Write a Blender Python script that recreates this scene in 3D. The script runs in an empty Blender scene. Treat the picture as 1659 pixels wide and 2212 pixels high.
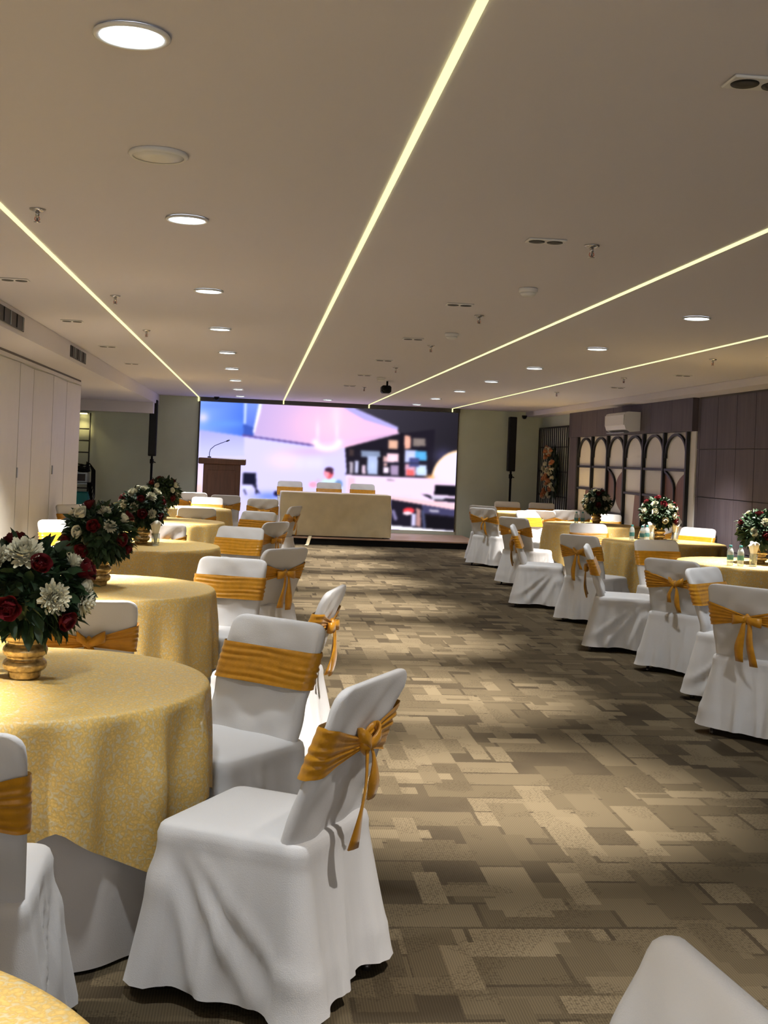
import bpy, math, random
import numpy as np
from mathutils import Vector, Matrix
R = random.Random(7)
sc = bpy.context.scene
C = sc.collection
PI = math.pi

# ------------------------------------------------------------------ camera
PX, PY, ROLL, FPX, EYE = 830.0, 991.5, 0.042, 2600.0, 1.55
YAW = math.atan(274.2 / FPX)
CT, ST, CR, SR = math.cos(YAW), math.sin(YAW), math.cos(ROLL), math.sin(ROLL)
rv = Vector((CT, -ST, 0)); fw = Vector((ST, CT, 0)); up = Vector((0, 0, 1))
cr = rv * CR + up * SR
cu = up * CR - rv * SR
cam_d = bpy.data.cameras.new('camera'); cam = bpy.data.objects.new('camera', cam_d); C.objects.link(cam)
M = Matrix((cr, cu, -fw)).transposed().to_4x4(); M.translation = Vector((0, 0, EYE)); cam.matrix_world = M
cam_d.sensor_fit = 'AUTO'; cam_d.sensor_width = 36.0; cam_d.lens = FPX / 2212 * 36
cam_d.shift_y = -(1106 - PY) / 2212; cam_d.shift_x = -(PX - 829.5) / 2212
cam_d.clip_start = 0.05; cam_d.clip_end = 100
sc.camera = cam
sc.view_settings.view_transform = 'Standard'; sc.view_settings.look = 'None'
sc.view_settings.gamma = 1; sc.view_settings.exposure = 0.55; sc.view_settings.use_curve_mapping = False
sc.cycles.use_denoising = True
sc.cycles.use_adaptive_sampling = True; sc.cycles.adaptive_threshold = 0.09; sc.cycles.transparent_max_bounces = 6
sc.cycles.max_bounces = 5; sc.cycles.diffuse_bounces = 2; sc.cycles.glossy_bounces = 2
sc.cycles.transmission_bounces = 5; sc.cycles.sample_clamp_indirect = 4; sc.cycles.caustics_reflective = False
sc.cycles.caustics_refractive = False

def px_of(x, y, z):
    d = x * ST + y * CT; u = (x * CT - y * ST) / d * FPX; v = (EYE - z) / d * FPX
    return PX + u * CR - v * SR, PY + u * SR + v * CR

# ------------------------------------------------------------------ materials
def lin(c):
    return tuple(((v / 255) / 12.92 if v / 255 <= .04045 else ((v / 255 + .055) / 1.055) ** 2.4) for v in c[:3])
def nm(m): return m.node_tree.nodes, m.node_tree.links
def mat(name, rgb, rough=.6, metal=0., bump=0., bscale=200., var=0., vscale=8., sheen=0., emit=0., trans=0., spec=.5):
    m = bpy.data.materials.new(name); m.use_nodes = True
    n, l = nm(m); b = n['Principled BSDF']
    col = rgb if max(rgb) <= 1 else lin(rgb)
    b.inputs['Base Color'].default_value = (*col, 1)
    b.inputs['Roughness'].default_value = rough; b.inputs['Metallic'].default_value = metal
    b.inputs['Specular IOR Level'].default_value = spec
    if sheen: b.inputs['Sheen Weight'].default_value = sheen
    if trans: b.inputs['Transmission Weight'].default_value = trans
    if emit:
        b.inputs['Emission Color'].default_value = (*col, 1); b.inputs['Emission Strength'].default_value = emit
    if bump or var:
        tc = n.new('ShaderNodeTexCoord')
    if bump:
        t = n.new('ShaderNodeTexNoise'); t.inputs['Scale'].default_value = bscale; t.inputs['Detail'].default_value = 3
        bp = n.new('ShaderNodeBump'); bp.inputs['Strength'].default_value = bump; bp.inputs['Distance'].default_value = .01
        l.new(tc.outputs['Object'], t.inputs['Vector']); l.new(t.outputs['Fac'], bp.inputs['Height']); l.new(bp.outputs['Normal'], b.inputs['Normal'])
    if var:
        t = n.new('ShaderNodeTexNoise'); t.inputs['Scale'].default_value = vscale; t.inputs['Detail'].default_value = 4
        r = n.new('ShaderNodeValToRGB'); r.color_ramp.elements[0].position = .3; r.color_ramp.elements[1].position = .7
        r.color_ramp.elements[0].color = (*[c * (1 - var) for c in col], 1)
        r.color_ramp.elements[1].color = (*[min(1, c * (1 + var)) for c in col], 1)
        l.new(tc.outputs['Object'], t.inputs['Vector']); l.new(t.outputs['Fac'], r.inputs['Fac']); l.new(r.outputs['Color'], b.inputs['Base Color'])
    return m

def emission(name, rgb, s):
    m = bpy.data.materials.new(name); m.use_nodes = True
    n, l = nm(m); n.remove(n['Principled BSDF'])
    e = n.new('ShaderNodeEmission'); e.inputs['Color'].default_value = (*rgb, 1); e.inputs['Strength'].default_value = s
    l.new(e.outputs[0], n['Material Output'].inputs['Surface']); return m

def carpet():
    m = bpy.data.materials.new('carpet_tiles'); m.use_nodes = True
    n, l = nm(m); b = n['Principled BSDF']; b.inputs['Roughness'].default_value = .95; b.inputs['Specular IOR Level'].default_value = .1
    tc = n.new('ShaderNodeTexCoord')
    def math_(op, a, bb=None, c=None):
        q = n.new('ShaderNodeMath'); q.operation = op
        for i, v in enumerate((a, bb, c)):
            if v is None: continue
            if isinstance(v, (int, float)): q.inputs[i].default_value = v
            else: l.new(v, q.inputs[i])
        return q.outputs[0]
    sep = n.new('ShaderNodeSeparateXYZ')
    # slightly ragged edges
    dn = n.new('ShaderNodeTexNoise'); dn.inputs['Scale'].default_value = 160; dn.inputs['Detail'].default_value = 1
    dm = n.new('ShaderNodeVectorMath'); dm.operation = 'MULTIPLY_ADD'
    l.new(tc.outputs['Object'], dn.inputs['Vector']); l.new(dn.outputs['Color'], dm.inputs[0]); dm.inputs[1].default_value = (.012, .012, 0)
    l.new(tc.outputs['Object'], dm.inputs[2]); l.new(dm.outputs[0], sep.inputs[0])
    X, Y = sep.outputs[0], sep.outputs[1]
    def cell(ax, ay, w, h, ox, oy, seed, jog=0.):
        cy = math_('FLOOR', math_('DIVIDE', math_('ADD', ay, oy), h))
        xx = math_('ADD', ax, ox)
        if jog:
            wn0 = n.new('ShaderNodeTexWhiteNoise'); wn0.noise_dimensions = '1D'; l.new(math_('ADD', cy, seed + .37), wn0.inputs['W'])
            xx = math_('ADD', xx, math_('MULTIPLY', wn0.outputs['Value'], jog))
        fx = math_('DIVIDE', xx, w)
        cx = math_('FLOOR', fx)
        cb = n.new('ShaderNodeCombineXYZ'); l.new(cx, cb.inputs[0]); l.new(cy, cb.inputs[1]); cb.inputs[2].default_value = seed
        wn = n.new('ShaderNodeTexWhiteNoise'); wn.noise_dimensions = '3D'; l.new(cb.outputs[0], wn.inputs['Vector'])
        # border: distance to the patch edge
        frx = math_('SUBTRACT', fx, cx)
        fry = math_('SUBTRACT', math_('DIVIDE', math_('ADD', ay, oy), h), cy)
        ex = math_('MULTIPLY', math_('MINIMUM', frx, math_('SUBTRACT', 1, frx)), w)
        ey = math_('MULTIPLY', math_('MINIMUM', fry, math_('SUBTRACT', 1, fry)), h)
        edge = math_('LESS_THAN', math_('MINIMUM', ex, ey), .009)
        return wn.outputs['Value'], edge
    def mix(f, u, v):
        return math_('ADD', math_('MULTIPLY', u, math_('SUBTRACT', 1, f)), math_('MULTIPLY', v, f))
    tone = None
    bn = n.new('ShaderNodeTexNoise'); bn.inputs['Scale'].default_value = 2.2; bn.inputs['Detail'].default_value = 2; l.new(tc.outputs['Object'], bn.inputs['Vector'])
    tone = math_('MULTIPLY', bn.outputs['Fac'], .46)
    for ax, ay, w_, h_, ox, oy, seed, jog, th, k0 in ((X, Y, .48, .22, 0, 0, 1.3, .48, .28, .34), (Y, X, .52, .19, .07, .04, 5.7, .52, .52, .36), (X, Y, .30, .13, .13, .05, 7.9, .30, .80, .42), (Y, X, .34, .11, .21, .13, 11.4, .34, .84, .42)):
        v_, e_ = cell(ax, ay, w_, h_, ox, oy, seed, jog)
        pres = math_('MULTIPLY', math_('GREATER_THAN', v_, th), math_('SUBTRACT', 1, e_))
        fr = math_('FRACT', math_('MULTIPLY', v_, 37.7))
        tone = mix(pres, tone, math_('ADD', k0, math_('MULTIPLY', fr, .40)))
    # speckled patches
    sp = n.new('ShaderNodeTexNoise'); sp.inputs['Scale'].default_value = 90; sp.inputs['Detail'].default_value = 2
    l.new(tc.outputs['Object'], sp.inputs['Vector'])
    big = n.new('ShaderNodeTexNoise'); big.inputs['Scale'].default_value = 3.2; l.new(tc.outputs['Object'], big.inputs['Vector'])
    spk = math_('MULTIPLY', math_('GREATER_THAN', sp.outputs['Fac'], .55), math_('GREATER_THAN', big.outputs['Fac'], .52))
    ramp = n.new('ShaderNodeValToRGB')
    el = ramp.color_ramp.elements
    el[0].position = .1; el[0].color = (*lin((58, 49, 37)), 1); el[1].position = .9; el[1].color = (*lin((120, 106, 83)), 1)
    e = el.new(.45); e.color = (*lin((84, 73, 55)), 1)
    l.new(tone, ramp.inputs['Fac'])
    dark = math_('MULTIPLY', spk, .45)
    mx = n.new('ShaderNodeMix'); mx.data_type = 'RGBA'; l.new(dark, mx.inputs['Factor']); l.new(ramp.outputs['Color'], mx.inputs['A'])
    mx.inputs['B'].default_value = (*lin((58, 48, 34)), 1)
    # fine ribs
    w = n.new('ShaderNodeTexWave'); w.wave_type = 'BANDS'; w.bands_direction = 'X'; w.inputs['Scale'].default_value = 38; w.inputs['Distortion'].default_value = .6; w.inputs['Detail'].default_value = 1
    l.new(tc.outputs['Object'], w.inputs['Vector'])
    mr = n.new('ShaderNodeMapRange'); mr.inputs['To Min'].default_value = .78; mr.inputs['To Max'].default_value = 1.1; l.new(w.outputs['Fac'], mr.inputs['Value'])
    vm = n.new('ShaderNodeVectorMath'); vm.operation = 'SCALE'; l.new(mx.outputs['Result'], vm.inputs[0]); l.new(mr.outputs[0], vm.inputs['Scale'])
    l.new(vm.outputs[0], b.inputs['Base Color'])
    return m

def lace(name, c1, c2, c3, scale=85.):
    m = bpy.data.materials.new(name); m.use_nodes = True
    n, l = nm(m); b = n['Principled BSDF']; b.inputs['Roughness'].default_value = .55
    tc = n.new('ShaderNodeTexCoord')
    v = n.new('ShaderNodeTexVoronoi'); v.feature = 'F1'; v.inputs['Scale'].default_value = scale
    t = n.new('ShaderNodeTexNoise'); t.inputs['Scale'].default_value = scale * .8; t.inputs['Detail'].default_value = 3; t.inputs['Distortion'].default_value = 1.2
    l.new(tc.outputs['Object'], v.inputs['Vector']); l.new(tc.outputs['Object'], t.inputs['Vector'])
    ad = n.new('ShaderNodeMath'); ad.operation = 'MULTIPLY_ADD'; l.new(v.outputs['Distance'], ad.inputs[0]); ad.inputs[1].default_value = .55; l.new(t.outputs['Fac'], ad.inputs[2])
    r = n.new('ShaderNodeValToRGB'); e = r.color_ramp.elements
    e[0].position = .5; e[0].color = (*lin(c1), 1); e[1].position = 1.05; e[1].color = (*lin(c3), 1)
    k = e.new(.78); k.color = (*lin(c2), 1)
    l.new(ad.outputs[0], r.inputs['Fac']); l.new(r.outputs['Color'], b.inputs['Base Color'])
    # the net between the motifs is sheer
    al = n.new('ShaderNodeMapRange'); al.inputs['From Min'].default_value = .62; al.inputs['From Max'].default_value = .98; al.inputs['To Min'].default_value = .97; al.inputs['To Max'].default_value = .74
    l.new(ad.outputs[0], al.inputs['Value']); l.new(al.outputs[0], b.inputs['Alpha'])
    bp = n.new('ShaderNodeBump'); bp.inputs['Strength'].default_value = .25; bp.inputs['Distance'].default_value = .004
    l.new(ad.outputs[0], bp.inputs['Height']); l.new(bp.outputs['Normal'], b.inputs['Normal'])
    return m

def wood(name, c1, c2, sx=1., sz=14., rough=.5):
    m = bpy.data.materials.new(name); m.use_nodes = True
    n, l = nm(m); b = n['Principled BSDF']; b.inputs['Roughness'].default_value = rough
    tc = n.new('ShaderNodeTexCoord'); mp = n.new('ShaderNodeMapping'); mp.inputs['Scale'].default_value = (sz, sz, sx)
    t = n.new('ShaderNodeTexNoise'); t.inputs['Scale'].default_value = 3; t.inputs['Detail'].default_value = 5
    r = n.new('ShaderNodeValToRGB'); r.color_ramp.elements[0].color = (*lin(c1), 1); r.color_ramp.elements[1].color = (*lin(c2), 1)
    r.color_ramp.elements[0].position = .3; r.color_ramp.elements[1].position = .7
    l.new(tc.outputs['Object'], mp.inputs['Vector']); l.new(mp.outputs[0], t.inputs['Vector']); l.new(t.outputs['Fac'], r.inputs['Fac']); l.new(r.outputs['Color'], b.inputs['Base Color'])
    return m

MT = dict(
    carpet=carpet(),
    ceiling=mat('ceiling_paint', (220, 215, 222), .85, bump=.03, bscale=60),
    wallpaint=mat('wall_paint', (206, 213, 194), .8, var=.03, vscale=3),
    panelpaint=mat('partition_laminate', (206, 203, 196), .45, var=.02),
    groove=mat('groove_dark', (86, 80, 72), .7),
    walldark=wood('dark_wall_panel', (68, 60, 68), (84, 75, 82), .6, 5, .6),
    darkgrey=mat('dark_grey_paint', (66, 64, 60), .6),
    white=mat('white_cover_fabric', (226, 223, 222), .75, bump=.12, bscale=350, sheen=.15),
    skirt=mat('white_skirt_fabric', (206, 199, 194), .8, bump=.1, bscale=300, sheen=.1),
    sash=mat('gold_satin', (204, 140, 14), .38, bump=.1, bscale=120, var=.12, vscale=30, sheen=.2),
    chrome=mat('leg_metal', (96, 92, 90), .3, .8),
    lace=lace('gold_lace', (234, 196, 112), (224, 184, 100), (242, 222, 172)),
    cream=mat('cream_satin', (232, 216, 176), .4, bump=.1, bscale=40, var=.06, vscale=5, sheen=.2),
    vase=mat('gold_mercury_glass', (196, 168, 118), .24, .65, bump=.15, bscale=70, var=.4, vscale=60),
    leaf=mat('leaf_green', (32, 54, 26), .62, var=.45, vscale=35),
    stem=mat('stem_green', (58, 84, 40), .6, var=.2),
    red=mat('red_petal', (88, 2, 12), .55, var=.3, vscale=40),
    ivory=mat('ivory_petal', (240, 234, 206), .6, var=.06, vscale=30),
    pink=mat('peach_petal', (206, 138, 102), .6, var=.2, vscale=30),
    metalwhite=mat('white_plastic', (226, 224, 222), .4, var=.01),
    black=mat('black_plastic', (9, 9, 10), .55, var=.1, spec=.2),
    blackiron=mat('black_iron', (30, 30, 32), .45, .3, var=.1),
    hole=mat('spot_reflector_black', (9, 9, 10), .45, var=.1, spec=.25),
    chromepol=mat('polished_chrome', (190, 188, 190), .15, 1., var=.02),
    copper=mat('sprinkler_bulb_red', (190, 90, 60), .3, var=.1),
    panelwhite=mat('frosted_white_panel', (224, 220, 214), .5, var=.03, vscale=2),
    panelbrown=wood('brown_veneer', (98, 64, 52), (116, 78, 62), .8, 6, .5),
    lectern=wood('lectern_wood', (84, 50, 34), (104, 64, 44), 1., 10, .45),
    deck=wood('stage_deck_wood', (176, 142, 118), (196, 160, 134), 8, 2, .35),
    teal=mat('teal_plastic', (22, 128, 130), .5, var=.08),
    greymetal=mat('grey_metal', (150, 156, 158), .35, .6, var=.1),
    pet=mat('clear_bottle', (226, 240, 240), .08, trans=.85),
    petlabel=mat('bottle_label', (82, 140, 142), .5, var=.25, vscale=60),
    petcap=mat('bottle_cap', (70, 150, 150), .5, var=.05),
    glass=mat('drinking_glass', (240, 244, 244), .03, trans=.95),
    napkin=mat('napkin_cloth', (238, 230, 212), .8, bump=.1, bscale=200),
    ventdark=mat('vent_dark', (48, 44, 46), .6, var=.1),
    lens=emission('downlight_lens', (.86, .97, 1.0), 7.),
    led=emission('strip_light', (1.0, .92, .42), 1.04),
    warm=emission('warm_lamp', (1., .82, .35), 4.),
)

for k_ in ('lens', 'led', 'warm'): MT[k_].cycles.emission_sampling = 'NONE'
def thin_glass(m, tint, k):
    n, l = nm(m); n.remove(n['Principled BSDF'])
    t = n.new('ShaderNodeBsdfTransparent'); t.inputs['Color'].default_value = (*tint, 1)
    g = n.new('ShaderNodeBsdfGlossy'); g.inputs['Roughness'].default_value = .08
    d = n.new('ShaderNodeBsdfDiffuse'); d.inputs['Color'].default_value = (.85, .92, .92, 1)
    f = n.new('ShaderNodeLayerWeight'); f.inputs['Blend'].default_value = .25
    m1 = n.new('ShaderNodeMixShader'); l.new(f.outputs['Facing'], m1.inputs[0]); l.new(t.outputs[0], m1.inputs[1]); l.new(g.outputs[0], m1.inputs[2])
    m2 = n.new('ShaderNodeMixShader'); m2.inputs[0].default_value = k; l.new(m1.outputs[0], m2.inputs[1]); l.new(d.outputs[0], m2.inputs[2])
    l.new(m2.outputs[0], n['Material Output'].inputs['Surface'])
thin_glass(MT['pet'], (.9, .96, .96), .5); thin_glass(MT['glass'], (.94, .97, .97), .08)
# ------------------------------------------------------------------ mesh helpers
def link(name, me, parent=None):
    o = bpy.data.objects.new(name, me); C.objects.link(o)
    if parent is not None: o.parent = parent
    return o
def make(name, V, F, m, parent=None, smooth=True, mats=None, fm=None):
    me = bpy.data.meshes.new(name); me.from_pydata([tuple(v) for v in V], [], F); me.validate()
    for mm in (mats or [m]): me.materials.append(mm)
    if smooth: me.polygons.foreach_set('use_smooth', [True] * len(me.polygons))
    if fm:
        for p, i in zip(me.polygons, fm): p.material_index = i
    me.update()
    return link(name, me, parent)
def empty(name, loc=(0, 0, 0), rz=0.):
    o = bpy.data.objects.new(name, None); C.objects.link(o); o.empty_display_size = .1
    o.location = loc; o.rotation_euler = (0, 0, rz); return o
def tag(o, label=None, cat=None, group=None, kind=None):
    if label: o['label'] = label
    if cat: o['category'] = cat
    if group: o['group'] = group
    if kind: o['kind'] = kind
    return o
class MB:
    def __init__(s): s.V = []; s.F = []; s.m = []
    def add(s, V, F, mi=0):
        k = len(s.V); s.V += [tuple(v) for v in V]; s.F += [[i + k for i in f] for f in F]; s.m += [mi] * len(F); return s
    def box(s, x0, x1, y0, y1, z0, z1, mi=0, bev=0.):
        if bev:
            b = min(bev, (x1 - x0) * .45, (y1 - y0) * .45, (z1 - z0) * .45)
            rings = []
            for z, i in ((z0, b), (z0 + b, 0), (z1 - b, 0), (z1, b)):
                a, c, d, e = x0 + i, x1 - i, y0 + i, y1 - i
                rings.append([(a + (b - i), d, z), (c - (b - i), d, z), (c, d + (b - i), z), (c, e - (b - i), z), (c - (b - i), e, z), (a + (b - i), e, z), (a, e - (b - i), z), (a, d + (b - i), z)])
            return s.loft(rings, True, True, mi)
        V = [(x, y, z) for z in (z0, z1) for y in (y0, y1) for x in (x0, x1)]
        return s.add(V, [[0, 2, 3, 1], [4, 5, 7, 6], [0, 1, 5, 4], [1, 3, 7, 5], [3, 2, 6, 7], [2, 0, 4, 6]], mi)
    def loft(s, rings, cap0=False, cap1=False, mi=0, closed=True):
        n = len(rings[0]); V = [p for r in rings for p in r]; F = []
        for j in range(len(rings) - 1):
            for i in range(n if closed else n - 1):
                a = j * n + i; b = j * n + (i + 1) % n
                F.append([a, b, b + n, a + n])
        if cap0: F.append(list(range(n))[::-1])
        if cap1: F.append([(len(rings) - 1) * n + i for i in range(n)])
        return s.add(V, F, mi)
    def lathe(s, prof, n=32, c=(0, 0, 0), cap=True, mi=0):
        rings = [[(c[0] + r * math.cos(2 * PI * i / n), c[1] + r * math.sin(2 * PI * i / n), c[2] + z) for i in range(n)] for r, z in prof]
        return s.loft(rings, cap, cap, mi)
    def tube(s, pts, r, n=8, mi=0):
        pts = [Vector(p) for p in pts]; rings = []
        for i, p in enumerate(pts):
            d = (pts[min(i + 1, len(pts) - 1)] - pts[max(i - 1, 0)]).normalized()
            a = d.orthogonal().normalized() if i == 0 else (pa - d * pa.dot(d)).normalized()
            pa = a; b = d.cross(a); rr = r[i] if isinstance(r, (list, tuple)) else r
            rings.append([p + a * rr * math.cos(2 * PI * k / n) + b * rr * math.sin(2 * PI * k / n) for k in range(n)])
        return s.loft(rings, True, True, mi)
    def build(s, name, m, parent=None, smooth=True, mats=None):
        return make(name, s.V, s.F, m, parent, smooth, mats, s.m if mats else None)
def autosmooth(o):
    for p in o.data.polygons: p.use_smooth = True
    me = o.data
    try: me.set_sharp_from_angle(angle=math.radians(35))
    except Exception: pass
    return o
def copy_tree(o, parent=None):
    c = o.copy(); C.objects.link(c)
    if parent is not None: c.parent = parent
    for ch in list(o.children): copy_tree(ch, c)
    return c

def rrect(hx, hy, r, N):
    """points + outward normals, uniform by arc length, starting mid right side, counter-clockwise"""
    r = min(r, hx * .999, hy * .999)
    a, b = hx - r, hy - r
    segs = [('l', (hx, 0), (hx, b)), ('a', (a, b), 0), ('l', (a, hy), (-a, hy)), ('a', (-a, b), 1), ('l', (-hx, b), (-hx, -b)), ('a', (-a, -b), 2), ('l', (-a, -hy), (a, -hy)), ('a', (a, -b), 3), ('l', (hx, -b), (hx, 0))]
    L = [math.dist(s_[1], s_[2]) if s_[0] == 'l' else r * PI / 2 for s_ in segs]
    T = sum(L); out = []
    nl = [(1, 0), None, (0, 1), None, (-1, 0), None, (0, -1), None, (1, 0)]
    for i in range(N):
        d = T * i / N; k = 0
        while k < 8 and d > L[k]: d -= L[k]; k += 1
        s_ = segs[k]; f = d / L[k] if L[k] > 1e-9 else 0
        if s_[0] == 'l':
            p = (s_[1][0] + (s_[2][0] - s_[1][0]) * f, s_[1][1] + (s_[2][1] - s_[1][1]) * f); nn = nl[k]
        else:
            t = (s_[2] + f) * PI / 2; nn = (math.cos(t), math.sin(t)); p = (s_[1][0] + r * nn[0], s_[1][1] + r * nn[1])
        out.append((p, nn))
    return out

def sm(a, b, x):
    t = max(0, min(1, (x - a) / (b - a))); return t * t * (3 - 2 * t)

# ------------------------------------------------------------------ the setting
ZC = 2.58
YF = 23.1
def struct(o): o['kind'] = 'structure'; return o
b = MB(); b.box(-4.4, 6.2, -3.2, 23.4, -.1, 0); fl = struct(b.build('floor', MT['carpet'], None, False))
b = MB(); b.box(-4.4, 6.2, -3.2, 23.4, ZC, ZC + .12); struct(b.build('ceiling', MT['ceiling'], None, False))
# end wall around the screen
SX0, SX1, SZ0, SZ1 = -1.11, 3.845, .195, 2.50
for nm_, bb in (('wall_front_left', (-4.4, SX0, 0, ZC)), ('wall_front_right', (SX1, 5.7, 0, ZC)), ('wall_front_top', (SX0, SX1, SZ1, ZC)), ('wall_front_base', (SX0, SX1, 0, SZ0))):
    b = MB(); b.box(bb[0], bb[1], YF, YF + .2, bb[2], bb[3]); struct(b.build(nm_, MT['wallpaint'], None, False))
b = MB(); b.box(SX0, SX1 + .02, YF - .1, YF - .003, SZ1 + .005, ZC - .003, bev=.004); struct(b.build('trim_1', MT['darkgrey'], None, False))
# left folding partition: slightly zig-zagged panels with dark gaps
XL = -2.30
edges = [-3.2, -1.3, .6, 2.4, 4.2, 6.0, 7.9, 9.9, 11.9, 12.8, 13.8, 14.97, 15.9]
b = MB()
for i in range(len(edges) - 1):
    y0, y1 = edges[i] + .012, edges[i + 1] - .012; d = .035 if i % 2 else -.0
    e = .0 if i % 2 else .035
    V = [(XL - d, y0, .02), (XL - e, y1, .02), (XL - e - .06, y1, .02), (XL - d - .06, y0, .02)]
    V += [(x, y, 2.33) for x, y, z in V]
    b.add(V, [[3, 2, 1, 0], [4, 5, 6, 7], [0, 1, 5, 4], [1, 2, 6, 5], [2, 3, 7, 6], [3, 0, 4, 7]], 0)
b.box(XL - .16, XL - .11, -3.2, 15.9, 0, 2.40, 1)
b.box(XL - .12, XL + .012, -3.2, 15.85, 2.335, 2.372, 0)
struct(b.build('wall_left', None, None, False, [MT['panelpaint'], MT['groove']]))
# latches on the partition
for k, (y, z) in enumerate(((11.92, 1.27), (13.93, 1.27))):
    b = MB(); b.box(XL - .02, XL + .008, y - .022, y + .022, z - .05, z + .05, bev=.004)
    o = b.build('latch', MT['greymetal'], None, False); tag(o, ['small grey latch plate on the left folding partition, nearer one', 'small grey latch plate on the left folding partition, farther from camera'][k], 'latch', 'partition latches')
XB = -1.88
b = MB(); b.box(-4.4, XB, -3.2, YF, 2.395, ZC - .003); struct(b.build('beam_left', MT['ceiling'], None, False))
b = MB(); b.box(-4.3, XB - .02, 22.0, 22.25, 2.2, 2.395); struct(b.build('beam_niche', MT['ceiling'], None, False))
b = MB(); b.box(-4.4, -4.3, 15.0, YF, 0, 2.395); struct(b.build('wall_niche', MT['wallpaint'], None, False))
b = MB(); b.box(XL - .1, XL + .01, -3.2, 15.8, 2.374, 2.394); struct(b.build('trim_2', MT['groove'], None, False))  # solid dark strip, its colour standing in for the shadow gap above the panels
# right wall
XR = 5.5
b = MB()
ys = [12.888 - .56 * k for k in range(30)][::-1] + [13.422, 14.001, 14.565]
ys = [y for y in ys if y > -3.2]; ys = [-3.2] + ys + [14.66]
zs = [0, .64, 1.245, 1.835, 2.47]
for i in range(len(ys) - 1):
    for j in range(4):
        if ys[i + 1] - ys[i] < .03: continue
        b.box(XR - .006, XR + .05, ys[i] + .006, ys[i + 1] - .006, zs[j] + .005, zs[j + 1] - .005, 0)
b.box(XR + .01, XR + .15, -3.2, 14.66, 0, 2.5, 1)
struct(b.build('wall_right', None, None, False, [MT['walldark'], MT['groove']]))
b = MB(); b.box(XR + .02, XR + .15, 14.66, YF, 0, 2.5); struct(b.build('wall_right_rear', MT['wallpaint'], None, False))
b = MB(); b.box(5.18, 6.2, -3.2, YF, 2.49, ZC - .003); struct(b.build('beam_right', MT['ceiling'], None, False))
b = MB()
fy = [14.68, 15.45, 16.3, 17.2, 18.1, 19.0, 19.9, 20.72]
for i in range(7): b.box(XR - .07, XR + .015, fy[i] + .004, fy[i + 1] - .004, 2.065, 2.488, 0)
b.box(XR - .06, XR + .01, 14.69, 20.7, 2.07, 2.48, 1)
struct(b.build('beam_arch_fascia', None, None, False, [MT['walldark'], MT['groove']]))
b = MB(); b.box(XR - .075, XR + .015, 20.16, 20.62, 0, 2.064, bev=.005); struct(b.build('pillar_right', MT['walldark'], None, False))
b = MB(); b.box(XR - .02, XR + .016, 14.665, 14.86, 0, 2.064); struct(b.build('trim_3', MT['panelwhite'], None, False))

# ------------------------------------------------------------------ arch screen on the right wall
root = empty('arch_screen', (XR - .02, 17.5, 0))
tag(root, 'white and brown decorative screen of six black arched bays on the right wall', 'decorative screen')
def relp(o): o.parent = root; o.matrix_parent_inverse = root.matrix_basis.inverted(); return o
NB = 6; YA, YZ = 20.14, 14.88; bw = (YA - YZ) / NB
XS = XR - .02
b = MB(); b.box(XS, XS + .03, YZ, YA, .06, 2.062); relp(b.build('back_panel', MT['panelwhite'], None, False))
for i in range(NB + 1):
    y = YA - bw * i; b = MB(); b.box(XS - .05, XS - .001, y - .027, y + .027, .0, 2.06, bev=.004); relp(b.build('upright', MT['blackiron'], None, False))
def ybar(y0, y1, z, h=.035):
    b = MB(); b.box(XS - .04, XS - .001, min(y0, y1) + .036, max(y0, y1) - .036, z - h / 2, z + h / 2, bev=.004); relp(b.build('crossbar', MT['blackiron'], None, False))
def ribbon_yz(pts, w, x0, x1, name, mt):
    V = []; F = []; n = len(pts)
    for i, (y, z) in enumerate(pts):
        a = pts[max(i - 1, 0)]; c = pts[min(i + 1, n - 1)]; d = Vector((c[0] - a[0], c[1] - a[1])).normalized(); nn = Vector((-d.y, d.x)) * w / 2
        for x in (x0, x1):
            V += [(x, y + nn.x, z + nn.y), (x, y - nn.x, z - nn.y)]
    for i in range(n - 1):
        k = 4 * i
        F += [[k, k + 1, k + 5, k + 4], [k + 2, k + 6, k + 7, k + 3], [k, k + 4, k + 6, k + 2], [k + 1, k + 3, k + 7, k + 5]]
    F += [[0, 2, 3, 1], [4 * n - 4, 4 * n - 3, 4 * n - 1, 4 * n - 2]]
    return relp(make(name, V, F, mt, None, False))
def poly_yz(pts, x0, x1, name, mt):
    n = len(pts); V = [(x0, y, z) for y, z in pts] + [(x1, y, z) for y, z in pts]
    F = [list(range(n)), list(range(n, 2 * n))[::-1]] + [[i, (i + 1) % n, (i + 1) % n + n, i + n] for i in range(n)]
    return relp(make(name, V, F, mt, None, False))
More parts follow.
